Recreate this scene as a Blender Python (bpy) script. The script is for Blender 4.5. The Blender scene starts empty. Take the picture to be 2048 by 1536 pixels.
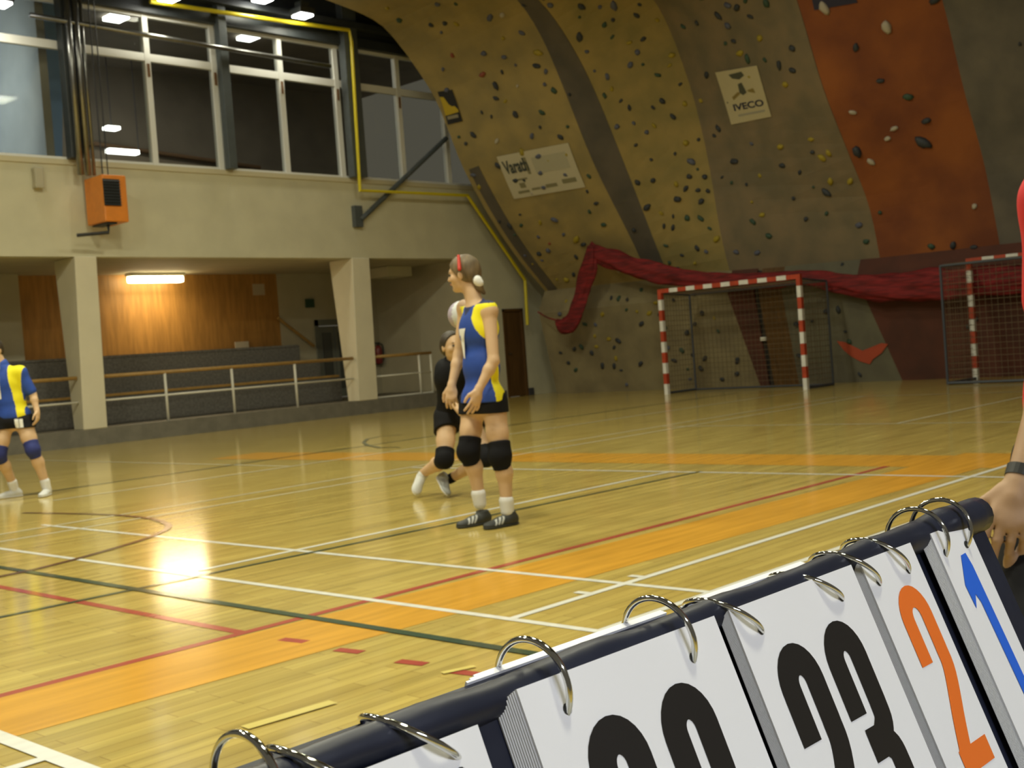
import bpy, bmesh, math, random
import numpy as np
from mathutils import Vector, Matrix
random.seed(7); rng = np.random.default_rng(11)
S = bpy.context.scene
COL = S.collection
# ------------------------------------------------------------------ camera
YAW, PIT, ROL, F = math.radians(43.659), math.radians(1.598), math.radians(-4.283), 2409.6
fw = np.array([math.cos(YAW)*math.cos(PIT), math.sin(YAW)*math.cos(PIT), -math.sin(PIT)])
_r = np.array([math.sin(YAW), -math.cos(YAW), 0.0]); _u = np.cross(_r, fw)
RT = math.cos(ROL)*_r + math.sin(ROL)*_u
UP = -math.sin(ROL)*_r + math.cos(ROL)*_u
CP = np.array([0, 0, 1.10])
cd = bpy.data.cameras.new('camera'); cam = bpy.data.objects.new('camera', cd); COL.objects.link(cam)
m4 = Matrix.Identity(4)
for i in range(3):
    m4[i][0], m4[i][1], m4[i][2], m4[i][3] = RT[i], UP[i], -fw[i], CP[i]
cam.matrix_world = m4
cd.sensor_width = 36; cd.lens = F/2048*36; cd.clip_start = 0.02; cd.clip_end = 200
S.camera = cam
cd.dof.use_dof = True; cd.dof.focus_distance = .78; cd.dof.aperture_fstop = 30
def ray(x, y): return RT*((x-1024)/F) - UP*((y-768)/F) + fw
def atd(x, y, D): return CP + ray(x, y)*D                       # point at forward depth D
def on(x, y, ax, v):
    d = ray(x, y); return CP + d*((v-CP[ax])/d[ax])
# ------------------------------------------------------------------ world, exposure, lights
S.view_settings.view_transform = 'Standard'; S.view_settings.look = 'None'
S.view_settings.exposure = 0.0; S.view_settings.gamma = 1; S.view_settings.use_curve_mapping = False
W = bpy.data.worlds.new('World'); S.world = W; W.use_nodes = True
W.node_tree.nodes['Background'].inputs[0].default_value = (0.95, 0.86, 0.66, 1)
W.node_tree.nodes['Background'].inputs[1].default_value = 0.10
HALL_W = 245.0
LAMP_COL = (1.0, 0.965, 0.71)

# ------------------------------------------------------------------ helpers
def mat(name, col, rough=.6, metal=0., noise=0., nscale=8., spec=.5, emit=None, estr=0., alpha=None, bump=0., col2=None, detail=3., stretch=None, coat=0.):
    m = bpy.data.materials.new(name); m.use_nodes = True
    nt = m.node_tree; b = nt.nodes['Principled BSDF']
    c = tuple(col)+(1,)
    b.inputs['Base Color'].default_value = c
    b.inputs['Roughness'].default_value = rough; b.inputs['Metallic'].default_value = metal
    b.inputs['Specular IOR Level'].default_value = spec
    if coat: b.inputs['Coat Weight'].default_value = coat; b.inputs['Coat Roughness'].default_value = .15
    if emit: b.inputs['Emission Color'].default_value = tuple(emit)+(1,); b.inputs['Emission Strength'].default_value = estr
    if noise or bump or col2:
        tc = nt.nodes.new('ShaderNodeTexCoord'); nz = nt.nodes.new('ShaderNodeTexNoise')
        nz.inputs['Scale'].default_value = nscale; nz.inputs['Detail'].default_value = detail
        src = tc.outputs['Object']
        if stretch:
            mp = nt.nodes.new('ShaderNodeMapping'); mp.inputs['Scale'].default_value = stretch
            nt.links.new(src, mp.inputs[0]); src = mp.outputs[0]
        nt.links.new(src, nz.inputs['Vector'])
        if noise or col2:
            mx = nt.nodes.new('ShaderNodeMix'); mx.data_type = 'RGBA'
            rp = nt.nodes.new('ShaderNodeMapRange'); rp.inputs[1].default_value = .35; rp.inputs[2].default_value = .65
            nt.links.new(nz.outputs['Fac'], rp.inputs[0]); nt.links.new(rp.outputs[0], mx.inputs['Factor'])
            d = col2 if col2 else tuple(max(0, v*(1-noise)) for v in col)
            mx.inputs['A'].default_value = c; mx.inputs['B'].default_value = tuple(d)+(1,)
            nt.links.new(mx.outputs['Result'], b.inputs['Base Color'])
        if bump:
            bp = nt.nodes.new('ShaderNodeBump'); bp.inputs['Strength'].default_value = bump; bp.inputs['Distance'].default_value = .02
            nt.links.new(nz.outputs['Fac'], bp.inputs['Height']); nt.links.new(bp.outputs[0], b.inputs['Normal'])
    return m

def tag(o, label=None, cat=None, group=None, kind=None):
    if label: o['label'] = label
    if cat: o['category'] = cat
    if group: o['group'] = group
    if kind: o['kind'] = kind
    return o
def empty(name, loc=(0,0,0), label=None, cat=None, group=None):
    o = bpy.data.objects.new(name, None); COL.objects.link(o); o.location = loc; o.empty_display_size = .1
    return tag(o, label, cat, group)
def link(name, me, m, parent=None, smooth=False):
    o = bpy.data.objects.new(name, me); COL.objects.link(o)
    for x in (m if isinstance(m, (list, tuple)) else [m]): me.materials.append(x)
    if parent is not None:
        o.parent = parent
        p = parent; off = Vector((0,0,0))
        while p is not None: off += Vector(p.location); p = p.parent
        me.transform(Matrix.Translation(-off))
    if smooth: me.shade_smooth()
    return o
class MB:
    """collects shapes in world coordinates into one mesh"""
    def __init__(s): s.v = []; s.f = []; s.mi = []
    def add(s, v, f, mi=0):
        n = len(s.v); s.v += [tuple(map(float, p)) for p in v]; s.f += [tuple(n+i for i in q) for q in f]; s.mi += [mi]*len(f); return s
    def box(s, lo, hi, mi=0):
        x0,y0,z0 = lo; x1,y1,z1 = hi
        v = [(x0,y0,z0),(x1,y0,z0),(x1,y1,z0),(x0,y1,z0),(x0,y0,z1),(x1,y0,z1),(x1,y1,z1),(x0,y1,z1)]
        return s.add(v, [(0,3,2,1),(4,5,6,7),(0,1,5,4),(1,2,6,5),(2,3,7,6),(3,0,4,7)], mi)
    def hexa(s, v, mi=0):
        return s.add(v, [(0,3,2,1),(4,5,6,7),(0,1,5,4),(1,2,6,5),(2,3,7,6),(3,0,4,7)], mi)
    def tube(s, pts, r, n=8, mi=0, closed=False, cap=True, radii=None):
        pts = [np.array(p, float) for p in pts]; N = len(pts); vs = []; prev = None
        for i, p in enumerate(pts):
            if closed: t = pts[(i+1) % N]-pts[i-1]
            else: t = pts[min(i+1, N-1)]-pts[max(i-1, 0)]
            t = t/(np.linalg.norm(t)+1e-12)
            if prev is None:
                a = np.array([0,0,1.]) if abs(t[2]) < .9 else np.array([1.,0,0])
                u = np.cross(t, a)
            else: u = prev - t*np.dot(prev, t)
            u /= np.linalg.norm(u)+1e-12; w = np.cross(t, u); prev = u
            rr = radii[i] if radii is not None else r
            for k in range(n):
                an = 2*math.pi*k/n; vs.append(p+rr*(math.cos(an)*u+math.sin(an)*w))
        fs = []
        for i in range(N if closed else N-1):
            j = (i+1) % N
            for k in range(n):
                k2 = (k+1) % n; fs.append((i*n+k, i*n+k2, j*n+k2, j*n+k))
        if cap and not closed: fs.append(tuple(range(n))[::-1]); fs.append(tuple((N-1)*n+k for k in range(n)))
        return s.add(vs, fs, mi)
    def grid(s, fn, nu, nv, mi=0):
        vs = [fn(i/nu, j/nv) for i in range(nu+1) for j in range(nv+1)]
        fs = [(i*(nv+1)+j, (i+1)*(nv+1)+j, (i+1)*(nv+1)+j+1, i*(nv+1)+j+1) for i in range(nu) for j in range(nv)]
        return s.add(vs, fs, mi)
    def prism(s, poly, o, eu, ev, ew, t, mi=0):
        """polygon (u,v) in plane eu,ev at o, extruded t along ew"""
        o, eu, ev, ew = [np.array(q, float) for q in (o, eu, ev, ew)]; n = len(poly)
        a = [o+u*eu+v*ev for u, v in poly]; b = [p+ew*t for p in a]
        return s.add(a+b, [tuple(range(n))[::-1], tuple(range(n, 2*n))]+[(i, (i+1) % n, n+(i+1) % n, n+i) for i in range(n)], mi)
    def mesh(s, name='mesh', fix=True):
        me = bpy.data.meshes.new(name); me.from_pydata(s.v, [], s.f)
        me.polygons.foreach_set('material_index', s.mi)
        if fix:
            bm = bmesh.new(); bm.from_mesh(me); bmesh.ops.recalc_face_normals(bm, faces=bm.faces); bm.to_mesh(me); bm.free()
        return me
    def build(s, name, m, parent=None, smooth=False, bevel=0, solid=0):
        o = link(name, s.mesh(name), m, parent, smooth)
        if solid:
            q = o.modifiers.new('thick', 'SOLIDIFY'); q.thickness = solid; q.offset = 0
        if bevel:
            q = o.modifiers.new('bevel', 'BEVEL'); q.width = bevel; q.segments = 2; q.limit_method = 'ANGLE'
        return o
def struct(name, mb, m, **k):
    return tag(mb.build(name, m, None, **k), kind='structure')
def arc(n, a0, a1): return [a0+(a1-a0)*i/n for i in range(n+1)]
def smooth_path(pts, n=8):
    pts = [np.array(p, float) for p in pts]; P = [2*pts[0]-pts[1]]+pts+[2*pts[-1]-pts[-2]]; out = []
    for i in range(1, len(P)-2):
        for k in range(n):
            t = k/n; a, b, c, d = P[i-1:i+3]
            out.append(.5*((2*b)+(c-a)*t+(2*a-5*b+4*c-d)*t*t+(3*b-a-3*c+d)*t**3))
    return out+[pts[-1]]
def text_mesh(s, size, bold=.0, extrude=0.0):
    cu = bpy.data.curves.new('lettering', 'FONT'); cu.body = s; cu.size = size; cu.offset = bold; cu.extrude = extrude; cu.align_x = 'CENTER'; cu.align_y = 'CENTER'
    o = bpy.data.objects.new('lettering', cu); COL.objects.link(o)
    dg = bpy.context.evaluated_depsgraph_get(); me = bpy.data.meshes.new_from_object(o.evaluated_get(dg))
    bpy.data.objects.remove(o); bpy.data.curves.remove(cu)
    v = [tuple(q.co) for q in me.vertices]; f = [tuple(p.vertices) for p in me.polygons]; bpy.data.meshes.remove(me)
    return v, f

# ---- smooth implicit surfaces (bodies, clothes, shoes) as one continuous skin
def _ms(p): return [np.array(q, float) for q in p]
class SDF:
    def __init__(s, res=.006, k=.02): s.P = []; s.res = res; s.k = k
    def cap(s, a, b, ra, rb=None, k=None, op='u'):
        s.P.append(('c', np.array(a, float), np.array(b, float), ra, ra if rb is None else rb, k, op)); return s
    def ell(s, c, rad, ax=None, k=None, op='u'):
        s.P.append(('e', np.array(c, float), np.array(rad, float), np.eye(3) if ax is None else np.array(ax, float), None, k, op)); return s
    def box(s, c, half, ax=None, rnd=.005, k=None, op='u'):
        s.P.append(('b', np.array(c, float), np.array(half, float), np.eye(3) if ax is None else np.array(ax, float), rnd, k, op)); return s
    def chain(s, pts, radii, k=None):
        for i in range(len(pts)-1): s.cap(pts[i], pts[i+1], radii[i], radii[i+1], k)
        return s
    def bounds(s, p):
        if p[0] == 'c':
            r = max(p[3], p[4]); return np.minimum(p[1], p[2])-r, np.maximum(p[1], p[2])+r
        r = np.abs(p[3].T) @ p[2] if p[0] in 'eb' else 0
        r = r + (p[4] or 0)
        return p[1]-r, p[1]+r
    def mesh(s, name, clip=None, grow=0.0, colour=None):
        h = s.res; B = [s.bounds(p) for p in s.P if p[6] == 'u']
        lo = np.min([b[0] for b in B], 0)-grow-3*h; hi = np.max([b[1] for b in B], 0)+grow+3*h
        n = np.ceil((hi-lo)/h).astype(int)+1
        D = np.full(n, .3, np.float32)
        for p in s.P:
            k = p[5] if p[5] is not None else s.k
            pad = k+5*h+grow
            a, b = s.bounds(p); i0 = np.clip(np.floor((a-pad-lo)/h).astype(int), 0, n-1); i1 = np.clip(np.ceil((b+pad-lo)/h).astype(int)+1, 1, n)
            if np.any(i1 <= i0): continue
            X = (lo[0]+np.arange(i0[0], i1[0])*h)[:, None, None]; Y = (lo[1]+np.arange(i0[1], i1[1])*h)[None, :, None]; Z = (lo[2]+np.arange(i0[2], i1[2])*h)[None, None, :]
            if p[0] == 'c':
                ba = p[2]-p[1]; L = max(ba@ba, 1e-9)
                px, py, pz = X-p[1][0], Y-p[1][1], Z-p[1][2]
                t = np.clip((px*ba[0]+py*ba[1]+pz*ba[2])/L, 0, 1)
                d = np.sqrt((px-t*ba[0])**2+(py-t*ba[1])**2+(pz-t*ba[2])**2)-(p[3]+(p[4]-p[3])*t)
            else:
                px, py, pz = X-p[1][0], Y-p[1][1], Z-p[1][2]; A = p[3]
                q = [px*A[i][0]+py*A[i][1]+pz*A[i][2] for i in range(3)]
                if p[0] == 'e':
                    R = p[2]; k0 = np.sqrt(sum((q[i]/R[i])**2 for i in range(3))); k1 = np.sqrt(sum((q[i]/R[i]**2)**2 for i in range(3)))
                    d = k0*(k0-1)/np.maximum(k1, 1e-6)
                else:
                    q = [np.abs(q[i])-p[2][i] for i in range(3)]
                    d = np.sqrt(sum(np.maximum(v, 0)**2 for v in q))+np.minimum(np.maximum(q[0], np.maximum(q[1], q[2])), 0)-p[4]
            sl = tuple(slice(i0[i], i1[i]) for i in range(3)); o = D[sl]
            if p[6] == 'u':
                hh = np.maximum(k-np.abs(o-d), 0)/k if k > 0 else 0
                D[sl] = np.minimum(o, d)-hh*hh*k*.25
            else:
                D[sl] = np.maximum(o, -d)
        D = D-grow
        if clip is not None:
            X = (lo[0]+np.arange(n[0])*h)[:, None, None]; Y = (lo[1]+np.arange(n[1])*h)[None, :, None]; Z = (lo[2]+np.arange(n[2])*h)[None, None, :]
            for (pp, nn) in clip:          # keep the side where (x-pp).nn < 0
                D = np.maximum(D, (X-pp[0])*nn[0]+(Y-pp[1])*nn[1]+(Z-pp[2])*nn[2])
        return surfnet(D, lo, h, name)
def surfnet(D, lo, h, name):
    ins = D < 0; n = D.shape
    c = [ins[dx:n[0]-1+dx, dy:n[1]-1+dy, dz:n[2]-1+dz] for dx in (0, 1) for dy in (0, 1) for dz in (0, 1)]
    cnt = sum(x.astype(np.int8) for x in c); act = (cnt > 0) & (cnt < 8)
    I = np.argwhere(act); idx = np.full(act.shape, -1, np.int64); idx[act] = np.arange(len(I))
    acc = np.zeros((len(I), 3)); w = np.zeros(len(I)); off = np.array([(dx, dy, dz) for dx in (0, 1) for dy in (0, 1) for dz in (0, 1)])
    V = np.stack([D[I[:, 0]+o[0], I[:, 1]+o[1], I[:, 2]+o[2]] for o in off], 1)
    for a in range(8):
        for b in range(a+1, 8):
            if np.abs(off[a]-off[b]).sum() == 1:
                m = (V[:, a] < 0) != (V[:, b] < 0); t = V[m, a]/(V[m, a]-V[m, b])
                acc[m] += off[a]+t[:, None]*(off[b]-off[a]); w[m] += 1
    P = lo+(I+acc/w[:, None])*h
    Q = []
    for ax in range(3):
        s0 = [slice(0, n[i]-1) for i in range(3)]; s1 = list(s0); s1[ax] = slice(1, n[ax])
        for o in range(3):
            if o != ax: s0[o] = slice(1, n[o]-1); s1[o] = slice(1, n[o]-1)
        A = ins[tuple(s0)]; Bm = ins[tuple(s1)]; E = np.argwhere(A != Bm)
        if not len(E): continue
        flip = ~A[E[:, 0], E[:, 1], E[:, 2]]
        u, v = [(1, 2), (2, 0), (0, 1)][ax]
        E = E.copy()
        for o in range(3):
            if o != ax: E[:, o] += 1
        def cell(du, dv):
            q = E.copy(); q[:, u] -= du; q[:, v] -= dv; return idx[q[:, 0], q[:, 1], q[:, 2]]
        q = np.stack([cell(1, 1), cell(0, 1), cell(0, 0), cell(1, 0)], 1)
        q[flip] = q[flip][:, ::-1]; Q.append(q)
    Q = np.concatenate(Q)
    me = bpy.data.meshes.new(name); me.vertices.add(len(P)); me.vertices.foreach_set('co', P.ravel())
    me.loops.add(len(Q)*4); me.loops.foreach_set('vertex_index', Q.ravel().astype(np.int32))
    me.polygons.add(len(Q)); me.polygons.foreach_set('loop_start', np.arange(0, len(Q)*4, 4, dtype=np.int32))
    me.polygons.foreach_set('loop_total', np.full(len(Q), 4, np.int32)); me.update(calc_edges=True); me.validate()
    return me
def paint(me, fn):
    """material index per face from its centre (array n,3 -> array of int)"""
    n = len(me.polygons); c = np.zeros(n*3); me.polygons.foreach_get('center', c)
    me.polygons.foreach_set('material_index', fn(c.reshape(-1, 3)).astype(np.int32))

# ------------------------------------------------------------------ materials
M = {}
def floor_mat():
    m = bpy.data.materials.new('parquet'); m.use_nodes = True; nt = m.node_tree; b = nt.nodes['Principled BSDF']
    tc = nt.nodes.new('ShaderNodeTexCoord')
    br = nt.nodes.new('ShaderNodeTexBrick'); br.offset = .37; br.inputs['Scale'].default_value = 1; br.inputs['Brick Width'].default_value = .55; br.inputs['Row Height'].default_value = .07
    br.inputs['Mortar Size'].default_value = .0015; br.inputs['Mortar Smooth'].default_value = .3; br.inputs['Bias'].default_value = 0
    br.inputs['Color1'].default_value = (.62, .475, .135, 1); br.inputs['Color2'].default_value = (.52, .385, .105, 1); br.inputs['Mortar'].default_value = (.27, .17, .05, 1)
    mp = nt.nodes.new('ShaderNodeMapping'); mp.inputs['Scale'].default_value = (.55, 9, 1)
    nz = nt.nodes.new('ShaderNodeTexNoise'); nz.inputs['Scale'].default_value = 1.6; nz.inputs['Detail'].default_value = 5
    mx = nt.nodes.new('ShaderNodeMix'); mx.data_type = 'RGBA'; mx.blend_type = 'MULTIPLY'; mx.inputs['Factor'].default_value = .75
    rp = nt.nodes.new('ShaderNodeMapRange'); rp.inputs[1].default_value = .3; rp.inputs[2].default_value = .7; rp.inputs[3].default_value = .66; rp.inputs[4].default_value = 1.15
    L = nt.links.new
    L(tc.outputs['Object'], br.inputs['Vector']); L(tc.outputs['Object'], mp.inputs[0]); L(mp.outputs[0], nz.inputs['Vector'])
    L(nz.outputs['Fac'], rp.inputs[0]); L(br.outputs['Color'], mx.inputs['A']); L(rp.outputs[0], mx.inputs['B']); L(mx.outputs['Result'], b.inputs['Base Color'])
    b.inputs['Roughness'].default_value = .13; b.inputs['Specular IOR Level'].default_value = .55
    return m
M['floor'] = floor_mat()
def paint_mat(n, c, r=.15, noise=.12): return mat(n, c, r, noise=noise, nscale=3, stretch=(.5, 6, 1), spec=.55)
M['l_white'] = paint_mat('white court paint', (.90, .90, .84)); M['l_red'] = paint_mat('red court paint', (.46, .085, .06)); M['l_green'] = paint_mat('dark green court paint', (.05, .09, .06))
M['l_orange'] = paint_mat('orange court varnish', (.80, .41, .05), noise=.2); M['l_brown'] = paint_mat('brown court paint', (.16, .08, .05)); M['l_tape'] = paint_mat('yellow floor tape', (.80, .66, .20)); M['l_far'] = paint_mat('worn cream court paint', (.86, .80, .58))
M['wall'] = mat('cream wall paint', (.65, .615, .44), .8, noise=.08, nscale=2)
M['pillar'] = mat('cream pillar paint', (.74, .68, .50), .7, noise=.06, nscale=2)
M['wallshade'] = mat('shaded cream wall paint', (.50, .46, .33), .8, noise=.08, nscale=2)  # darker copy of the cream wall colour, with shade put in
M['sill'] = mat('sill paint', (.60, .54, .36), .6)
M['curb'] = mat('grey rubber curb', (.20, .185, .145), .7, noise=.2, nscale=6)
M['bleach'] = mat('dark grey carpeted step', (.17, .16, .14), .85, noise=.3, nscale=20)
M['ply'] = mat('varnished plywood', (.46, .23, .055), .5, noise=.28, nscale=2.2, stretch=(7, 1, .7), detail=5)
M['rail'] = mat('varnished wood rail', (.42, .25, .07), .45, noise=.2, nscale=12)
M['white'] = mat('white enamel', (.74, .72, .62), .4)
M['frame'] = mat('white window paint', (.78, .78, .74), .45)
M['steel'] = mat('dark painted steel', (.035, .042, .045), .5, noise=.2, nscale=6)
M['steel2'] = mat('blue grey painted steel', (.085, .10, .105), .45, noise=.15, nscale=6)
M['duct'] = mat('galvanised pipe', (.30, .30, .29), .28, metal=.9, noise=.15, nscale=10)
M['yellow'] = mat('yellow pipe paint', (.70, .58, .02), .35)
M['orange'] = mat('orange enamel', (.80, .26, .03), .4, noise=.08, nscale=10)
M['black'] = mat('black plastic', (.02, .02, .02), .5)
M['ceil'] = mat('dark roof deck', (.06, .065, .06), .8, noise=.3, nscale=3)
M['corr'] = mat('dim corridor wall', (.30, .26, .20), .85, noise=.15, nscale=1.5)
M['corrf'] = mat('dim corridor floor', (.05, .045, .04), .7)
M['blue'] = mat('pale blue paint', (.34, .52, .85), .7)
M['door'] = mat('brown door veneer', (.13, .065, .02), .45, noise=.3, nscale=3, stretch=(6, 6, .6))
M['dgrey'] = mat('grey door paint', (.16, .17, .145), .5, noise=.1, nscale=4)
M['skirt'] = mat('grey skirting', (.06, .06, .07), .6)
M['emit_warm'] = mat('lit tube', (1, .9, .7), emit=(1, .84, .48), estr=14)
M['emit_lamp'] = mat('lit floodlight glass', (1, 1, 1), emit=(1, .98, .93), estr=25)
M['emit_room'] = mat('lit ceiling panel', (1, 1, 1), emit=(1, 1, .95), estr=6)
M['emit_blue'] = mat('lit cool tube', (1, 1, 1), emit=(.85, .93, 1), estr=6)
M['glass'] = bpy.data.materials.new('window glass'); M['glass'].use_nodes = True
_n = M['glass'].node_tree; _n.nodes.clear()
_o = _n.nodes.new('ShaderNodeOutputMaterial'); _t = _n.nodes.new('ShaderNodeBsdfTransparent'); _g = _n.nodes.new('ShaderNodeBsdfGlossy'); _x = _n.nodes.new('ShaderNodeMixShader'); _f = _n.nodes.new('ShaderNodeFresnel')
_t.inputs[0].default_value = (.86, .88, .86, 1); _g.inputs['Roughness'].default_value = .03; _f.inputs[0].default_value = 1.16
_n.links.new(_f.outputs[0], _x.inputs[0]); _n.links.new(_t.outputs[0], _x.inputs[1]); _n.links.new(_g.outputs[0], _x.inputs[2]); _n.links.new(_x.outputs[0], _o.inputs[0])

YW = 19.6     # plane of the glazed side wall
XE = 22.15    # plane of the end wall behind the climbing wall

# ------------------------------------------------------------------ floor and its markings
mb = MB(); mb.add([(-4, -4, 0), (24, -4, 0), (24, YW+.3, 0), (-4, YW+.3, 0)], [(0, 1, 2, 3)])
floor = struct('floor', mb, M['floor'])
def fl(x, y): return on(x, y, 2, 0.0)
lay = [0]
def strip(name, pts, w, m, label=None):
    """flat painted line on the floor; pts are floor points"""
    lay[0] += 1; z = .0010+.00012*lay[0]
    P = [np.array((p[0], p[1])) for p in pts]; L = []; R = []
    for i, p in enumerate(P):
        d = P[min(i+1, len(P)-1)]-P[max(i-1, 0)]; d = d/np.linalg.norm(d); n = np.array((-d[1], d[0]))*w/2
        L.append((*(p+n), z)); R.append((*(p-n), z))
    k = len(P); mb = MB(); mb.add(L+R, [(k+i, k+i+1, i+1, i) for i in range(k-1)])
    o = mb.build(name, m, floor)
    if label: o['label'] = label
    return o
def seg(name, a, b, w, m, label=None): return strip(name, [a, b], w, m, label)
w4 = .042
X0, X1, Y0, Y1, Y2, Y3 = 3.5, 16.9, 2.98, 3.45, 8.66, 9.1
seg('orange_strip', (1.0, 4.09), (9.5, 3.82), .54, M['l_orange'], 'orange varnished strip beside the red line')
strip('orange_strip', [(8.95, 2.6), (8.95, 4.2), (8.95, 9), (8.8, 13.5)], .75, M['l_orange'])
seg('red_line', (.5, 4.36), (8.6, 4.31), .055, M['l_red']); seg('red_line', (2.81, 9.0), (2.81, 4.33), .05, M['l_red'])
for q in ((4.07, 3.97), (3.71, 3.62), (3.35, 3.26), (3.06, 2.97)):
    seg('red_dash', (2.82, q[0]+.02), (2.84, q[1]-.02), .05, M['l_red'])
seg('white_court_line', (X0, Y1-.47), (X0, Y3), w4, M['l_white']); seg('white_court_line', (4.26, Y0), (4.26, Y3+.2), w4, M['l_white'])
seg('white_court_line', (X0-.02, Y0), (X1, Y0), w4, M['l_white']); seg('white_court_line', (X0, Y1), (X1, Y1), w4, M['l_white'])
seg('white_court_line', (3.6, 5.96), (8.09, 5.96), w4, M['l_white']); seg('white_court_line', (12.2, 5.99), (X1, 6.02), w4, M['l_far'])
seg('white_court_line', (1.5, Y2), (X1, 8.78), w4, M['l_far']); seg('white_court_line', (1.5, Y3), (X1, 9.22), w4, M['l_far'])
seg('white_court_line', (8.09, Y0), (8.0, 9.1), w4, M['l_white']); seg('white_court_line', (12.22, 3.0), (12.22, 9.1), w4, M['l_far']); seg('white_court_line', (X1, Y0), (X1, 9.2), w4, M['l_far'])
seg('white_court_line', (7.9, 11.05), (8.0, 18.2), w4, M['l_far']); strip('white_court_line', [(5.2, 11.1), (7.9, 11.0), (19, 10.9)], .05, M['l_far'])
seg('white_tick', (4.02, 3.45), (4.02, 3.54), .04, M['l_white']); seg('white_tick', (4.41, 3.45), (4.41, 3.54), .04, M['l_white'])
seg('white_court_line', (1.56, 4.6), (1.57, 2.6), .06, M['l_white']); seg('white_court_line', (.6, 3.49), (1.54, 3.49), .045, M['l_white'])
seg('green_line', (3.12, 9.4), (3.13, 2.9), .05, M['l_green']); seg('green_line', (1.0, 5.86), (8.1, 5.68), .035, M['l_green'])
strip('brown_arc', smooth_path([(1.6, 7.02), (2.96, 7.08), (3.37, 7.16), (3.79, 7.34), (4.18, 7.55), (4.54, 7.88), (4.72, 8.3), (4.80, 8.75), (4.78, 9.4), (4.6, 10.4)]), .05, M['l_brown'])
strip('green_arc', [fl(*p) for p in ((800, 870), (760, 873), (735, 878), (727, 885), (735, 891), (760, 896), (800, 895))], .05, M['l_green'])
strip('green_line', [(3.3, 12.0), (8.6, 12.2), (19, 12.4)], .05, M['l_green'])
seg('yellow_tape', (2.04, 3.19), (2.36, 3.16), .05, M['l_tape'], 'pale yellow tape strip'); seg('yellow_tape', (2.78, 3.09), (2.9, 3.05), .03, M['l_tape'])

# ------------------------------------------------------------------ glazed side wall, recess, corridor behind
ZB, ZS, ZT, ZH = 3.26, 4.92, 6.88, 7.66
XR = 19.45     # right end of the recess
mb = MB(); mb.box((-2, YW, ZB), (XE, YW+.3, ZS)); mb.box((XR, YW, 0), (20.38, YW+.3, ZB)); mb.box((21.08, YW, 0), (XE, YW+.3, ZB)); mb.box((20.38, YW, 2.08), (21.08, YW+.3, ZB))
struct('wall_left', mb, M['wall'])
mb = MB(); mb.box((-2, YW-.035, ZS-.09), (19.9, YW+.12, ZS)); struct('trim_1', mb, M['sill'])
mb = MB(); mb.box((-2, YW-.02, 0), (XR+.0, YW+.28, .29)); struct('baseboard_left', mb, M['curb'])
mb = MB(); mb.box((21.08, YW-.04, 0), (XE-.9, YW-.001, .17)); mb.box((XR, YW-.04, 0), (20.3, YW-.001, .17)); struct('baseboard_corner', mb, M['skirt'])
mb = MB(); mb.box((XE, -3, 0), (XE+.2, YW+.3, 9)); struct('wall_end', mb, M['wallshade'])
mb = MB(); mb.box((-2, -2, 8.75), (XE+.2, YW+.3, 8.9)); struct('ceiling', mb, M['ceil'])
# recess
mb = MB(); mb.box((-2, YW+.28, 0), (XR, 23.1, .28)); struct('floor_recess', mb, M['curb'])
mb = MB(); mb.box((-2, YW+.3, ZB), (XR+.3, 23.3, ZB+.14)); struct('ceiling_recess', mb, M['wallshade'])
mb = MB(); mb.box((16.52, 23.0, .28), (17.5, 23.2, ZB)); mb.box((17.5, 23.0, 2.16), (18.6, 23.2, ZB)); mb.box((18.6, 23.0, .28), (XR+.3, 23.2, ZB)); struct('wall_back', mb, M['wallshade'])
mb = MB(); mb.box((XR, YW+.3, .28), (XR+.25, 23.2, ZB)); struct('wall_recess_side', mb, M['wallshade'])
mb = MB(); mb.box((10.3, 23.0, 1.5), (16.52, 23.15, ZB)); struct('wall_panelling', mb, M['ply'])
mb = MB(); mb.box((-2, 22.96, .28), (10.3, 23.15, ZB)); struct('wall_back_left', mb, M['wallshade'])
# bleacher tiers
b = empty('bleacher_steps', (13, 21.5, .28), 'dark grey tiered bleacher steps under the wood panelled wall', 'bleachers')
for i, (y, z) in enumerate(((20.9, .84), (21.6, 1.21), (22.3, 1.58))):
    q = MB().box((8.0, y, .285 if i == 0 else z-.37), (16.5, 22.94, z)).build('tier', M['bleach'], b)
    MB().box((8.0, y-.02, z-.035), (16.45, y+.06, z+.012)).build('seat_edge', M['rail'] if i < 2 else M['bleach'], b)
# stair handrail and grey double door in the recess
mb = MB(); mb.tube([on(556, 636, 1, 22.9), on(628, 692, 1, 22.9)], .035, 10); mb.tube([on(556, 636, 1, 22.9), on(556, 636, 1, 23.0)], .015, 6); mb.tube([on(626, 690, 1, 22.9), on(626, 690, 1, 23.0)], .015, 6)
o = mb.build('stair_handrail', M['rail']); tag(o, 'sloping wooden handrail on the wall beside the bleachers', 'handrail')
d = empty('door_1', (18.05, 23, .28)); tag(d, kind='structure')
MB().box((17.5, 22.95, .28), (17.58, 23.05, 2.16)).box((18.52, 22.95, .28), (18.6, 23.05, 2.16)).box((17.5, 22.95, 2.02), (18.6, 23.05, 2.16)).build('door_frame', M['dgrey'], d)
for x in (17.6, 18.07):
    MB().box((x, 22.98, .3), (x+.44, 23.02, 2.0)).build('door_leaf', M['dgrey'], d)
    MB().box((x+.09, 22.965, .5), (x+.35, 22.98, 1.85)).build('door_panel', mat('dark glass panel', (.06, .065, .06), .2), d)
o = MB().box((17.28, 22.93, 2.46), (17.5, 22.995, 2.66)).build('exit_sign', mat('green sign', (.02, .07, .04), .5)); tag(o, 'small dark green exit sign above the grey door', 'sign')
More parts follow.
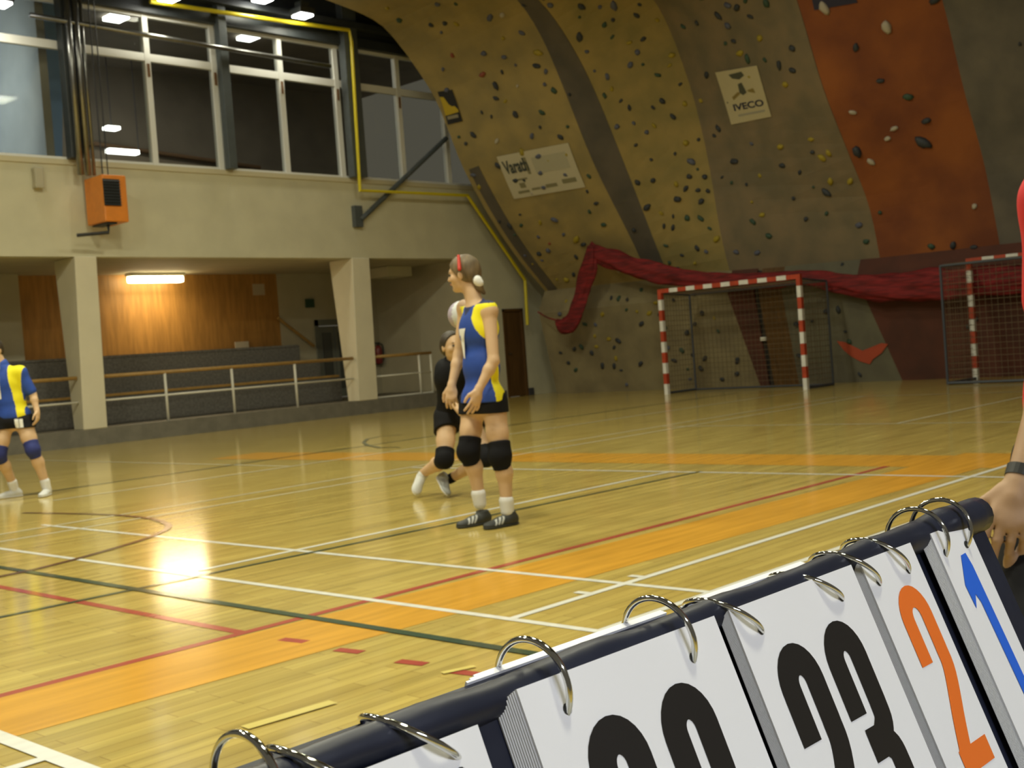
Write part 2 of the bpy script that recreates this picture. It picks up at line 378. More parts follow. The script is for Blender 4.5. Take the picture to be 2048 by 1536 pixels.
# notices on the ply wall
for i, (a, c, l) in enumerate((((505, 568), (530, 590), 'pale paper notice high on the wood panelled wall'), ((470, 684), (498, 695), 'white paper strip low on the wood panelled wall'))):
    p, q = on(*a, 1, 22.98), on(*c, 1, 22.98)
    o = MB().box((p[0], 22.975, q[2]), (q[0], 22.995, p[2])).build('paper_notice', mat('paper', (.5, .42, .3) if i == 0 else (.62, .55, .42), .8)); tag(o, l, 'notice')
# vent box on the recess ceiling
o = MB().box((18.35, 21.2, 3.02), (19.1, 21.9, 3.255)).build('vent_box', M['wall'], bevel=.01); tag(o, 'cream box under the recess ceiling right of the second pillar', 'vent')
# extinguisher
e = empty('fire_extinguisher', (18.75, 22.3, .28), 'red and black fire extinguisher behind the right pillar', 'fire extinguisher')
P = on(757, 705, 1, 22.85); x, z = P[0], P[2]
e.location = (x, 22.85, z-.3)
mb = MB(); mb.tube([(x, 22.85, z-.28), (x, 22.85, z-.25), (x, 22.85, z+.08), (x, 22.85, z+.14), (x, 22.85, z+.18)], .09, 16, radii=[.07, .09, .09, .07, .03]); mb.build('cylinder', mat('dark red enamel', (.22, .03, .03), .3), e, smooth=True)
mb = MB(); mb.tube([(x, 22.85, z+.17), (x, 22.85, z+.24)], .035, 10); mb.box((x-.09, 22.83, z+.22), (x+.05, 22.87, z+.25)); mb.tube(smooth_path([(x+.03, 22.85, z+.22), (x+.13, 22.83, z+.15), (x+.12, 22.82, z-.2)]), .015, 8); mb.build('valve_and_hose', M['black'], e)
MB().box((x-.05, 22.88, z-.3), (x+.05, 22.998, z+.1)).build('bracket', M['black'], e)

# recess light over the plywood
l = empty('wall_light', (13.1, 22.7, 3.0), 'bright warm strip light under the recess ceiling by the wood panelling', 'lamp')
a, c = on(257, 556, 1, 22.6), on(366, 556, 1, 22.6)
MB().box((a[0], 22.5, 3.19), (c[0], 22.75, 3.258)).build('housing', M['white'], l, bevel=.01)
MB().box((a[0]+.02, 22.52, 3.06), (c[0]-.02, 22.73, 3.19)).build('diffuser', M['emit_warm'], l, bevel=.03)
def area(name, loc, size, power, col=LAMP_COL, parent=None, rot=(0, 0, 0), sy=None):
    ld = bpy.data.lights.new(name, 'AREA'); ld.energy = power; ld.color = col; ld.size = size
    if sy: ld.shape = 'RECTANGLE'; ld.size_y = sy
    o = bpy.data.objects.new(name, ld); COL.objects.link(o); o.rotation_euler = rot
    if parent is not None: o.parent = parent; o.location = Vector(loc)-Vector(parent.location)
    else: o.location = loc
    return o
area('light', ((a[0]+c[0])/2, 22.45, 3.02), 1.1, 34, (1, .82, .50), l, rot=(math.radians(-15), 0, 0), sy=.2)

# pillars of the recess (tapering brackets)
def pillar(xl_t, xr_t, xl_b, xr_b, dt, db, label):
    v = []
    for z, xl, xr, dd in ((.285, xl_b, xr_b, db), (ZB, xl_t, xr_t, dt)):
        v += [(xl, YW-.03, z), (xr, YW-.03, z), (xr, YW+dd, z), (xl, YW+dd, z)]
    o = MB().hexa(v).build('concrete_pillar', M['pillar'], bevel=.015); return tag(o, label, 'pillar', 'cream pillars along the recess')
pillar(9.93, 10.33, 9.83, 10.27, .75, .32, 'cream tapered pillar below the orange heater')
pillar(16.0, 16.46, 15.88, 16.40, .75, .32, 'cream tapered pillar at the right end of the wood panelling')
pillar(8.0-.75, 8.0-.35, 8.0-.85, 8.0-.4, .75, .32, 'cream tapered pillar at the left edge of the photo')
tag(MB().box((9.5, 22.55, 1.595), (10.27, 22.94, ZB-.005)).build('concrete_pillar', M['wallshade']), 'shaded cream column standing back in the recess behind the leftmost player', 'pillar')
# railings
def railing(x0, x1, posts, label, wood=True):
    r = empty('railing', ((x0+x1)/2, YW+.1, .29), label, 'railing', 'railings in front of the bleachers'); y = YW+.1
    for p in posts: MB().tube([(p, y, .285), (p, y, 1.17)], .026, 10).build('post', M['white'], r, smooth=True)
    MB().tube([(x0, y, 1.18), (x1, y, 1.18)], .035, 10).build('top_rail', M['rail'] if wood else M['white'], r, smooth=True)
    MB().tube([(x0, y, .76), (x1, y, .76)], .018, 8).build('mid_rail', M['white'], r, smooth=True)
    return r
railing(8.2, 9.84, (8.4,), 'white railing with wooden top left of the heater pillar')
railing(10.3, 15.9, (11.53, 12.95, 14.42), 'long white railing with wooden top between the two pillars')
r = railing(16.42, 18.12, (17.75, 18.1), 'short white railing with a bottom bar right of the second pillar')
MB().tube([(16.42, YW+.1, .31), (18.1, YW+.1, .31)], .02, 8).build('bottom_rail', M['white'], r)

# windows: bays between mullions
mull = [8.0, 10.1, 11.6, 13.0, 14.53, 15.93, 17.62, 18.98, 20.4]
for i in range(len(mull)-1):
    x0, x1 = mull[i], mull[i+1]
    w = empty('window_%d' % (i+1), ((x0+x1)/2, YW+.05, ZS)); tag(w, kind='structure')
    mb = MB(); mb.box((x0-.0, YW+.0, ZS), (x0+.11, YW+.12, ZH)); mb.box((x0+.11, YW+.01, ZT-.07), (x1, YW+.11, ZT+.07)); mb.box((x0+.11, YW+.01, ZS), (x1, YW+.11, ZS+.05)); mb.box((x0+.11, YW+.01, ZH-.06), (x1, YW+.11, ZH))
    mb.build('frame', M['frame'], w)
    MB().box((x0+.11, YW+.055, ZS+.05), (x1, YW+.062, ZT-.07)).build('pane', M['glass'], w); MB().box((x0+.11, YW+.055, ZT+.07), (x1, YW+.062, ZH-.06)).build('pane', M['glass'], w)
    # latch on each mullion
    MB().box((x0+.03, YW-.012, ZT-.36), (x0+.08, YW, ZT-.12)).build('latch', mat('brown latch', (.2, .1, .04), .5), w)
# steel head beam, rail, columns
mb = MB(); mb.box((-2, YW-.12, ZH), (20.6, YW+.25, ZH+.2)); mb.box((-2, YW-.05, ZH+.2), (20.6, YW+.2, 8.8)); mb.box((-2, YW-.3, 8.0), (20.6, YW-.12, 8.12))
struct('trim_2', mb, M['steel'])
o = MB().tube([on(60, 30, 1, 19.3), on(660, 133, 1, 19.3)], .045, 10).build('conduit_pipe', M['duct'], smooth=True); tag(o, 'thin grey pipe running in front of the upper window panes', 'pipe')
o = MB().box((9.93, YW-.24, ZS+.0), (10.14, YW-.04, 8.74)).build('steel_column', M['steel'], bevel=.01); tag(o, 'dark steel column above the heater beside the blue lit window', 'column')
o = MB().box((13.02+.06, YW-.2, ZS), (13.2+.06, YW-.04, 8.7)).build('steel_column', M['steel2'], bevel=.01); tag(o, 'slim blue grey steel column between the middle windows', 'column')
o = MB().box((16.06, YW-.24, ZS), (16.42, YW-.04, 8.7)).build('steel_column', M['steel2'], bevel=.01); tag(o, 'wide blue grey steel column beside the yellow pipe', 'column')
for k, (x, r) in enumerate(((on(145, 150, 1, 19.3)[0], .055), (on(160, 150, 1, 19.3)[0], .055), (on(172, 150, 1, 19.3)[0], .03))):
    o = MB().tube([(x, 19.3, 4.62), (x, 19.3, 8.72)], r, 12).build('riser_pipe', M['duct'], smooth=True)
    tag(o, ['thick shiny riser pipe nearest the dark steel column', 'middle shiny riser pipe above the heater', 'thinnest riser pipe above the heater, right of the two others'][k], 'pipe', 'riser pipes above the heater')
for k, x in enumerate((11.02, 11.1)):
    pass
# blue grey diagonal strut
s = empty('steel_strut', (16.21, YW, 4.1), 'blue grey diagonal steel strut rising from the wall to the climbing wall', 'strut')
MB().box((16.1, YW-.12, 3.9), (16.3, YW-.001, 4.34)).build('wall_plate', M['steel2'], s)
MB().tube([(16.25, YW-.1, 4.05), on(893, 276, 1, 19.35)], .055, 8).build('tube', M['steel2'], s)
# yellow gas pipe
pts = [on(p[0], p[1], 1, 19.3) for p in ((300, 3), (360, 12), (525, 37), (698, 60), (703, 85), (720, 381), (935, 391), (1050, 560), (1055, 650))]
o = MB().tube(pts, .04, 10).build('gas_pipe', M['yellow'], smooth=False); tag(o, 'yellow gas pipe running along the window heads and down the wall to the corner', 'pipe')
for p in pts[5:8]:
    pass
# orange heater
h = empty('unit_heater', (10.6, 19.2, 3.8), 'orange box heater with a black louvre hung on the wall', 'heater')
yf = 18.85
a, c = on(203, 348, 1, yf), on(259, 444, 1, yf)
hx0, hx1, hz0, hz1 = a[0], c[0], c[2], a[2]
MB().box((hx0, yf, hz0), (hx1, YW-.12, hz1)).build('casing', M['orange'], h, bevel=.02)
a, c = on(201, 357, 1, yf), on(242, 412, 1, yf)
lv = MB(); x0, x1, z0, z1 = a[0]+.03, c[0], c[2], a[2]-.0
lv.box((x0, yf-.012, z0), (x1, yf-.001, z1)); nl = 9
lo = lv.build('louvre', M['black'], h)
for k in range(nl):
    zz = z0+(z1-z0)*(k+.5)/nl; MB().hexa([(x0, yf-.04, zz-.02), (x1, yf-.04, zz-.02), (x1, yf-.01, zz+.0), (x0, yf-.01, zz+.0), (x0, yf-.04, zz-.012), (x1, yf-.04, zz-.012), (x1, yf-.01, zz+.008), (x0, yf-.01, zz+.008)]).build('slat', M['steel'], lo)
MB().box((hx0+.05, yf+.05, hz0-.03), (hx1-.2, YW-.2, hz0-.001)).build('bottom_tray', M['black'], h)
mb = MB(); hp = [(hx0+.15, yf+.2, hz0-.03), (hx0+.15, yf+.2, hz0-.16), (hx0-.35, yf+.35, hz0-.2)]; mb.tube(hp, .03, 8); mb.build('crank_pipe', M['black'], h)
MB().box((hx0+.1, YW-.13, hz1-.3), (hx1-.1, YW-.002, hz1-.1)).build('wall_bracket', M['steel'], h)
# thin cords above the heater and small cream box
o = MB().tube([(hx0+.1, 19.0, hz1), (hx0+.1, 19.0, 8.7)], .012, 6).tube([(hx0+.2, 19.0, hz1), (hx0+.2, 19.0, 8.7)], .01, 6).build('hanging_cable', M['black']); tag(o, 'thin black cable pair dropping from the roof onto the orange heater', 'cable')
a, c = on(64, 335, 1, YW-.05), on(86, 378, 1, YW-.05)
o = MB().box((a[0], YW-.14, c[2]), (c[0], YW-.001, a[2])).build('wall_box', M['wallshade'], bevel=.02); tag(o, 'small cream box on the wall left of the heater', 'box')
# brown door in the side wall
d = empty('door_2', (20.73, YW, 0)); tag(d, kind='structure')
MB().box((20.38, YW-.02, 0), (20.44, YW+.2, 2.08)).box((21.02, YW-.02, 0), (21.08, YW+.2, 2.08)).box((20.38, YW-.02, 2.02), (21.08, YW+.2, 2.08)).build('door_frame', M['door'], d)
MB().box((20.44, YW+.03, .01), (21.02, YW+.08, 2.02)).build('door_leaf', M['door'], d)
MB().tube([(20.5, YW-.02, 1.02), (20.6, YW-.02, 1.02)], .012, 8).build('handle', M['duct'], d)
# corridor behind the glass
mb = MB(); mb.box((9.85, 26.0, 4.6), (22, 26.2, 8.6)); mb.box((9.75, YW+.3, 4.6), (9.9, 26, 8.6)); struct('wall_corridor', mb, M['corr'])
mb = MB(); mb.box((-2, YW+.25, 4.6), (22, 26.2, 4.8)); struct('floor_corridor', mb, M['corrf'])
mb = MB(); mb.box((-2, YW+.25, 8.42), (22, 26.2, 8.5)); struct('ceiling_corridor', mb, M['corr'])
for (px, py, sx, sy, nm) in ((232, 37, .36, .42, 'square ceiling light glowing behind the window right of the steel column'), (497, 76, .34, .42, 'square ceiling light glowing behind the window in the middle of the glazing')):
    p = on(px, py, 2, 8.37); o = MB().box((p[0]-sx/2, p[1]-sy/2, 8.345), (p[0]+sx/2, p[1]+sy/2, 8.419)).build('corridor_light', M['emit_room']); tag(o, nm, 'lamp', 'lamps behind the glazing')
    area('light', (p[0], p[1], 8.33), .5, 45, (1, .93, .8), o)
p = on(223, 258, 1, 24.5); o = MB().box((p[0]-.15, p[1]-.12, p[2]-.02), (p[0]+.15, p[1]+.12, p[2]+.05)).build('corridor_light', M['emit_room']); tag(o, 'small hanging light behind the window just above the long tube', 'lamp', 'lamps behind the glazing'); MB().tube([(p[0], p[1], p[2]+.05), (p[0], p[1], 8.42)], .01, 6).build('hanger', M['steel'], o)
p = on(245, 304, 1, 24.5); o = MB().box((p[0]-.36, p[1]-.1, p[2]-.04), (p[0]+.36, p[1]+.1, p[2]+.05)).build('corridor_light', M['emit_room']); tag(o, 'long white tube light low behind the window above the heater', 'lamp', 'lamps behind the glazing'); MB().tube([(p[0]-.4, p[1], p[2]+.05), (p[0]-.4, p[1], 8.42)], .01, 6).tube([(p[0]+.4, p[1], p[2]+.05), (p[0]+.4, p[1], 8.42)], .01, 6).build('hanger', M['steel'], o)
# brown handrail and pale parapet seen through the panes
o = MB().tube([on(170, 285, 1, 25.6), on(520, 335, 1, 25.6)], .05, 8).build('corridor_handrail', mat('brown rail', (.2, .12, .06), .6)); tag(o, 'brown handrail seen low behind the middle windows', 'handrail')
a, c = on(175, 290, 1, 25.7), on(500, 335, 1, 25.7)
mb = MB(); mb.add([(a[0], 25.7, 4.8), (c[0], 25.7, 4.8), (c[0], 25.7, c[2]), (a[0], 25.7, a[2]), (a[0], 25.9, 4.8), (c[0], 25.9, 4.8), (c[0], 25.9, c[2]), (a[0], 25.9, a[2])], [(0, 1, 2, 3), (4, 7, 6, 5), (3, 2, 6, 7), (0, 3, 7, 4), (1, 5, 6, 2)]); struct('trim_3', mb, mat('pale parapet', (.30, .25, .18), .8))
# blue lit room at the left
mb = MB(); q = [on(x, y, 1, 22.0) for x, y in ((-60, -40), (125, -40), (125, 330), (93, 330), (88, 122), (-60, 190))]
mb.prism([(p[0], p[2]) for p in q], (0, 22.0, 0), (1, 0, 0), (0, 0, 1), (0, 1, 0), .25); struct('wall_blue_room', mb, M['blue'])
mb = MB(); mb.box((-2, 25.8, 4.6), (9.75, 26.0, 8.6)); struct('wall_blue_room_back', mb, M['wallshade'])
q = [on(x, y, 1, 22.0) for x, y in ((-60, 170), (9, 170), (9, 330), (-60, 330))]
mb = MB(); mb.prism([(p[0], p[2]) for p in q], (0, 22.0, 0), (1, 0, 0), (0, 0, 1), (0, 1, 0), .2); struct('trim_4', mb, mat('slate blue frame', (.18, .22, .30), .6))
o = MB().tube([on(0, 272, 1, 25.0), on(98, 280, 1, 25.0)], .03, 8).build('red_handrail', M['l_red']); tag(o, 'thin red rail behind the leftmost window', 'handrail')
for k, (a, c) in enumerate((((5, 191), (60, 196)), ((42, 190), (91, 172)))):
    o = MB().tube([on(*a, 1, 24.6), on(*c, 1, 24.9-.6*k)], .05, 10).build('tube_light', M['emit_blue']); tag(o, ['level glowing tube light behind the leftmost window', 'slanting glowing tube light behind the leftmost window'][k], 'lamp', 'tube lights in the blue room')
rl = empty('added_room_light', (7.3, 20.3, 5.9), 'added cool light in the pale blue room behind the leftmost window', 'lamp'); MB().box((6.9, 20.2, 5.9), (7.8, 20.42, 6.9)).build('housing', M['white'], rl)  # unseen light box added to brighten the pale blue room
area('light', (7.4, 20.5, 6.4), 1.0, 260, (.58, .78, 1.0), rl, rot=(math.radians(75), 0, math.radians(-35)))
area('light', (8.9, 23.9, 8.3), .7, 25, (.9, .93, .95), rl)  # second added light, near the blue room ceiling

# ------------------------------------------------------------------ hall floodlights
def floodlight(p, label, power=HALL_W, rod=True, big=.42, group='floodlights under the roof'):
    x, y, z = p; l = empty('floodlight', (x, y, z), label, 'lamp', group)
    MB().box((x-big/2, y-big/2, z), (x+big/2, y+big/2, z+.12)).box((x-.1, y-.1, z+.12), (x+.1, y+.1, z+.25)).build('housing', M['steel'], l, bevel=.015)
    MB().box((x-big/2+.03, y-big/2+.03, z-.04), (x+big/2-.03, y+big/2-.03, z-.001)).build('glass', M['emit_lamp'], l, bevel=.01)
    MB().tube([(x, y, z+.25), (x, y, 8.75)], .012, 6).build('rod', M['steel'], l)
    area('light', (x, y, z-.06), .8 if power > 20 else .3, power, LAMP_COL, l)
Yl = 19.0
WR = 12.0
floodlight(on(605, 30, 1, Yl), 'round glowing floodlight beside the end of the yellow pipe', WR, big=.36)
floodlight(on(525, -2, 1, Yl), 'floodlight cut by the top edge of the photo, second from the climbing wall', WR, big=.36)
floodlight(on(338, -4, 1, Yl), 'floodlight at the top edge of the photo above the slim window columns', WR, big=.36)
floodlight(on(-2, 6, 1, Yl), 'floodlight in the top left corner of the photo', WR, big=.36)
for x, y, pw in ((3, 4.5, 1.0), (8, 4.5, .5), (12.7, 4.5, .07), (3, 11, 1), (8, 11, 1), (12.7, 11, .42), (2.0, .2, .8), (-2, 8, 1)):
    floodlight((x, y, 8.0), 'added floodlight, unseen, hanging above the court', HALL_W*pw*1.25, group='added floodlights above the court')  # guessed lamps out of view, added to light the hall

wl = empty('added_card_light', (.2, -2.0, 2.6), 'added neutral light behind the camera, brightening the score cards', 'lamp')  # unseen strip light added to brighten the score cards
MB().box((-.5, -2.1, 2.55), (.9, -2.0, 2.75)).build('housing', M['white'], wl, bevel=.01); MB().box((-.45, -2.0, 2.57), (.85, -1.96, 2.73)).build('diffuser', mat('added neutral glow', (1, 1, 1), emit=(.97, .98, 1), estr=8), wl)
MB().box((.15, -2.09, 0), (.25, -2.02, 2.55)).build('stand', M['steel2'], wl)
area('light', (.2, -1.94, 2.65), 1.3, 66, (.86, .91, 1.0), wl, rot=(math.radians(52), 0, 0), sy=.2)

# ------------------------------------------------------------------ climbing wall
def wallmat(n, c, c2, r=.85, sc=1.6): return mat(n, c, r, nscale=sc, col2=c2, detail=6, bump=.25)
WM = {
 'tan': wallmat('sandy climbing panel', (.36, .27, .10), (.26, .205, .085)), 'tan2': wallmat('mustard climbing panel', (.34, .25, .085), (.24, .195, .07)),
 'grey': wallmat('grey climbing panel', (.12, .10, .075), (.085, .075, .06)), 'gb': wallmat('grey brown climbing panel', (.22, .165, .095), (.155, .13, .08)),  # the grey also carries the shade of the narrow side facet
 'or': wallmat('burnt orange climbing panel', (.29, .088, .02), (.17, .047, .016), sc=.9), 'dk': wallmat('dark grey climbing panel', (.15, .13, .10), (.10, .09, .075)),
 'low': wallmat('lower sandy panel', (.27, .225, .12), (.19, .155, .085)), 'red': wallmat('dark red climbing panel', (.105, .034, .02), (.07, .026, .017)), 'gg': wallmat('grey green lower panel', (.15, .14, .09), (.11, .10, .07))}
def resample(pts, n):
    pts = [np.array(p, float) for p in smooth_path([(a, b, 0) for a, b in pts], 6)]; L = [0]
    for i in range(1, len(pts)): L.append(L[-1]+np.linalg.norm(pts[i]-pts[i-1]))
    L = np.array(L)/L[-1]; A = np.array(pts); t = np.linspace(0, 1, n)
    return np.stack([np.interp(t, L, A[:, 0]), np.interp(t, L, A[:, 1])], 1)
NS = 40
def seamc(Y, pts): return Y, resample(pts, NS+1)
SE = [seamc(18.75, [(21.08, 2.38), (20.22, 3.14), (19.42, 4.03), (18.67, 5.10), (18.25, 6.0), (17.95, 6.6), (17.55, 7.1), (17.04, 7.62), (16.4, 8.05), (15.0, 8.30), (13.2, 8.55)]),
      seamc(15.76, [(21.0, 2.38), (20.7, 3.04), (19.48, 4.78), (18.70, 6.24), (18.13, 7.22), (17.5, 7.86), (16.6, 8.25), (15.0, 8.45), (13.2, 8.55)]),
      seamc(15.19, [(21.1, 2.38), (20.8, 2.77), (19.75, 4.71), (18.81, 6.34), (18.0, 7.3), (17.3, 7.8), (16.4, 8.2), (14.9, 8.45), (13.2, 8.55)]),
      seamc(13.66, [(21.0, 2.38), (20.75, 3.2), (20.45, 4.81), (19.95, 6.25), (19.05, 7.57), (17.5, 8.2), (15.2, 8.45), (13.2, 8.55)]),
      seamc(10.36, [(21.0, 2.1), (20.65, 3.25), (19.95, 4.25), (19.25, 5.25), (18.55, 6.65), (17.9, 7.6), (16.5, 8.2), (13.2, 8.55)]),
      seamc(8.15, [(21.0, 2.1), (20.5, 3.63), (19.85, 4.82), (19.22, 6.20), (18.4, 7.4), (16.8, 8.2), (13.2, 8.55)]),
      seamc(4.0, [(21.0, 2.1), (20.4, 3.63), (19.6, 5.2), (18.9, 6.6), (17.9, 7.8), (16.5, 8.3), (13.2, 8.55)])]
def lerp(a, b, t): return a+(b-a)*t
def seam_pt(i, v):
    Y, A = SE[i]; k = min(int(v*NS), NS-1); f = v*NS-k; return np.array([lerp(A[k][0], A[k+1][0], f), Y, lerp(A[k][1], A[k+1][1], f)])
def upper(i):
    return lambda u, v: seam_pt(i, v)*(1-u)+seam_pt(i+1, v)*u
ZL = 1.95
def lower(yl0, yl1, yr0, yr1):      # y at base / at top, left and right edges
    def f(u, v):
        if v < .82: t = v/.82; X, Z = lerp(21.2, 20.75, t), lerp(0.0, ZL, t)
        else: t = (v-.82)/.18; X, Z = lerp(20.75, 21.02, t), lerp(ZL, 2.42, t)
        zz = min(Z/ZL, 1); return np.array([X, lerp(lerp(yl0, yl1, zz), lerp(yr0, yr1, zz), u), Z])
    return f
def normal(fn, u, v):
    e = .01; a = fn(min(u+e, 1), v)-fn(max(u-e, 0), v); b = fn(u, min(v+e, 1))-fn(u, max(v-e, 0)); n = np.cross(a, b); n /= np.linalg.norm(n)
    if n @ (CP-fn(u, v)) < 0: n = -n
    return n
def ico(seed):
    r = random.Random(seed); bm = bmesh.new(); bmesh.ops.create_icosphere(bm, subdivisions=2, radius=1)
    for v in bm.verts: v.co *= r.uniform(.8, 1.15); v.co.z = max(v.co.z, -.15)
    me = bpy.data.meshes.new('hold'); bm.to_mesh(me); bm.free(); me.shade_smooth(); return me
hold_cols = {'dark': mat('dark slate hold', (.030, .036, .045), .6), 'green': mat('dark green hold', (.03, .07, .045), .6), 'blue': mat('grey blue hold', (.09, .10, .15), .6), 'yellow': mat('mustard hold', (.34, .26, .02), .6), 'pale': mat('pale hold', (.42, .38, .30), .6), 'red': mat('brick hold', (.26, .06, .03), .6)}
HM = {k: [ico(s*7+i) for i in range(3)] for s, k in enumerate(hold_cols)}
for k in HM:
    for me in HM[k]: me.materials.append(hold_cols[k])
def panel(name, fn, m, label, nholds, mix, nu=4, nv=40, vr=(.02, .75), sz=(.035, .08), cat='climbing wall'):
    o = MB().grid(fn, nu, nv).build(name, m, None, smooth=False, solid=.05); tag(o, label, cat)
    keys = [k for k, w in mix for _ in range(w)]; pts = []
    for n in range(nholds*12):
        if len(pts) >= nholds: break
        u, v = random.uniform(.05, .95), random.uniform(*vr); p = fn(u, v)
        if any(np.linalg.norm(p-q) < .19 for q in pts): continue
        pts.append(p); nn = Vector(normal(fn, u, v)); k = random.choice(keys)
        h = bpy.data.objects.new('climbing_hold', random.choice(HM[k])); COL.objects.link(h)
        s = random.uniform(*sz); q = nn.to_track_quat('Z', 'Y')
        h.matrix_world = Matrix.Translation(Vector(p)+nn*.028) @ q.to_matrix().to_4x4() @ Matrix.Rotation(random.uniform(0, 6.28), 4, 'Z') @ Matrix.Diagonal((s*random.uniform(.8, 1.5), s*.8, s*.7, 1))
        h.parent = o
    return o
mixA = (('dark', 5), ('green', 4), ('blue', 5), ('yellow', 4), ('pale', 2), ('red', 1))
PA = panel('climbing_panel', upper(0), WM['tan'], 'sandy overhanging climbing panel nearest the glazed wall, with two posters', 95, mixA)
panel('climbing_panel', upper(1), WM['grey'], 'narrow climbing facet, its shade painted dark grey, between the sandy and the mustard panels', 3, (('dark', 1),), 2)  # side facet in shadow, its shade painted as grey
panel('climbing_panel', upper(2), WM['tan2'], 'mustard climbing panel right of the narrow dark grey strip', 95, (('dark', 7), ('green', 3), ('blue', 3), ('yellow', 2)), 3)
panel('climbing_panel', upper(3), WM['gb'], 'grey brown climbing panel with the cream poster', 85, (('dark', 4), ('green', 3), ('yellow', 2), ('blue', 2)))
panel('climbing_panel', upper(4), WM['or'], 'burnt orange climbing panel', 22, (('green', 2), ('pale', 2), ('dark', 4)), sz=(.05, .11))
panel('climbing_panel', upper(5), WM['dk'], 'dark grey climbing panel at the right edge of the photo', 26, (('dark', 1),))
MB().grid(lambda u, v: upper(0)(.04+.09*u, .01+.33*v)+normal(upper(0), .04+.09*u, .01+.33*v)*.033, 2, 16).build('grey_strip', WM['grey'], PA, solid=.006)
# ledge facet on the left edge (bevelled plywood side) and the lower wall
panel('lower_climbing_panel', lower(18.77, 18.75, 13.25, 13.60), WM['low'], 'lower sandy climbing panel behind the left part of the goal', 62, (('dark', 4), ('green', 4), ('blue', 2), ('yellow', 2)), 6, 20, (.05, .95), (.035, .07))
panel('lower_climbing_panel', lower(13.25, 13.60, 13.04, 12.98), WM['red'], 'dark red wedge shaped climbing panel left of the brown door', 0, (('dark', 1),), 2, 20)
panel('lower_climbing_panel', lower(12.36, 12.36, 10.2, 10.75), WM['gg'], 'grey green lower climbing panel with an orange painted mark', 10, (('dark', 3), ('green', 1)), 4, 20, (.05, .95), (.035, .07))
panel('lower_climbing_panel', lower(10.2, 10.75, 4.0, 4.0), WM['red'], 'dark red lower climbing panel behind the right goal', 8, (('dark', 1),), 4, 20, (.05, .95), (.03, .06))
# brown door in the climbing wall
d = empty('door_3', (21.1, 12.7, 0)); tag(d, kind='structure')
fd = lower(13.04, 12.98, 12.36, 12.36)
MB().grid(lambda u, v: fd(u*.0+.16+u*.84, v), 2, 12).build('door_leaf', M['door'], d, solid=.03)
MB().grid(lambda u, v: fd(u*.16, v)+np.array([.03, 0, 0]), 1, 12).build('door_frame', M['black'], d, solid=.03)
p = fd(.1, .4); MB().box((p[0]-.09, p[1]-.06, p[2]-.04), (p[0]-.03, p[1]+.06, p[2]+.04)).build('handle', M['white'], d, bevel=.01)
# painted mark on the grey green panel
fg = lower(12.36, 12.36, 10.2, 10.75)
def hitX(px, py):
    best = None
    for X in np.linspace(20.7, 21.2, 60):
        P = on(px, py, 0, X)
        z = P[2]; xs = lerp(21.2, 20.75, min(max(z/ZL, 0), 1)); e = abs(xs-X)
        if best is None or e < best[0]: best = (e, P)
    return best[1]-np.array([.045, 0, 0])
poly = [hitX(*q) for q in ((1676, 682), (1692, 684), (1706, 694), (1724, 703), (1745, 698), (1765, 686), (1778, 688), (1765, 706), (1748, 718), (1742, 728), (1722, 722), (1704, 712), (1690, 700))]
mb = MB(); c = sum(poly)/len(poly); n = len(poly); mb.add(poly+[c], [(i, (i+1) % n, n) for i in range(n)]); o = mb.build('painted_mark', mat('orange red paint', (.42, .07, .03), .8), None, solid=.008); tag(o, 'orange red forked mark on the grey green climbing panel right of the goal', 'painted mark')

# posters hung on the climbing wall
def find_uv(fn, px, py):
    d = ray(px, py); d /= np.linalg.norm(d); best = (9e9, .5, .3)
    for st in range(4):
        w = [1.2, .1, .02, .004][st]; u0, v0 = (best[1], best[2]) if st else (.5, .45)
        for u in np.linspace(u0-w/2, u0+w/2, 21):
            for v in np.linspace(max(0, v0-w/2), min(1, v0+w/2), 21):
                q = fn(u, v)-CP; e = np.linalg.norm(q-d*(q@d))/np.linalg.norm(q)
                if e < best[0]: best = (e, u, v)
    return best[1], best[2]
def poster(name, fn, corners, m, label, offs=.045):
    uv = [np.array(find_uv(fn, *c)) for c in corners]      # tl tr br bl
    def q(s, t, o=0.0):
        w = (uv[0]*(1-s)+uv[1]*s)*(1-t)+(uv[3]*(1-s)+uv[2]*s)*t
        v = min(max(w[1], .001), .999); return fn(w[0], v)+normal(fn, min(max(w[0], 0), 1), v)*(offs+o)
    r = MB().grid(q, 8, 6).build(name, m, None, solid=.008); tag(r, label, 'poster')
    return r, q
def on_poster(r, q, name, shapes, m, o=.009):
    """shapes: list of polygons in poster coordinates (s right, t down)"""
    mb = MB()
    for poly in shapes:
        bm = bmesh.new(); vs = [bm.verts.new((a, b, 0)) for a, b in poly]; bm.faces.new(vs); bmesh.ops.triangulate(bm, faces=bm.faces)
        bmesh.ops.subdivide_edges(bm, edges=bm.edges, cuts=2, use_grid_fill=True); bmesh.ops.triangulate(bm, faces=bm.faces)
        bm.verts.index_update(); mb.add([q(v.co.x, v.co.y, o) for v in bm.verts], [tuple(v.index for v in f.verts) for f in bm.faces]); bm.free()
    return mb.build(name, m, r)
def poster_text(r, q, s, cx, cy, w, h, m, bold=0.0, name='lettering', o=.009):
    v, f = text_mesh(s, 1.0, bold); xs = [p[0] for p in v]; ys = [p[1] for p in v]; x0, x1, y0, y1 = min(xs), max(xs), min(ys), max(ys)
    mb = MB(); mb.add([q(cx+((p[0]-x0)/(x1-x0)-.5)*w, cy-((p[1]-y0)/(y1-y0)-.5)*h, o) for p in v], f)
    return mb.build(name, m, r)
def rect(a, b, c, d): return [(a, b), (c, b), (c, d), (a, d)]
r, q = poster('poster', upper(0), ((877, 182), (906, 178), (927, 241), (898, 248)), mat('black poster', (.02, .02, .022), .6), 'small black poster with a yellow peak shape by the edge of the sandy panel')
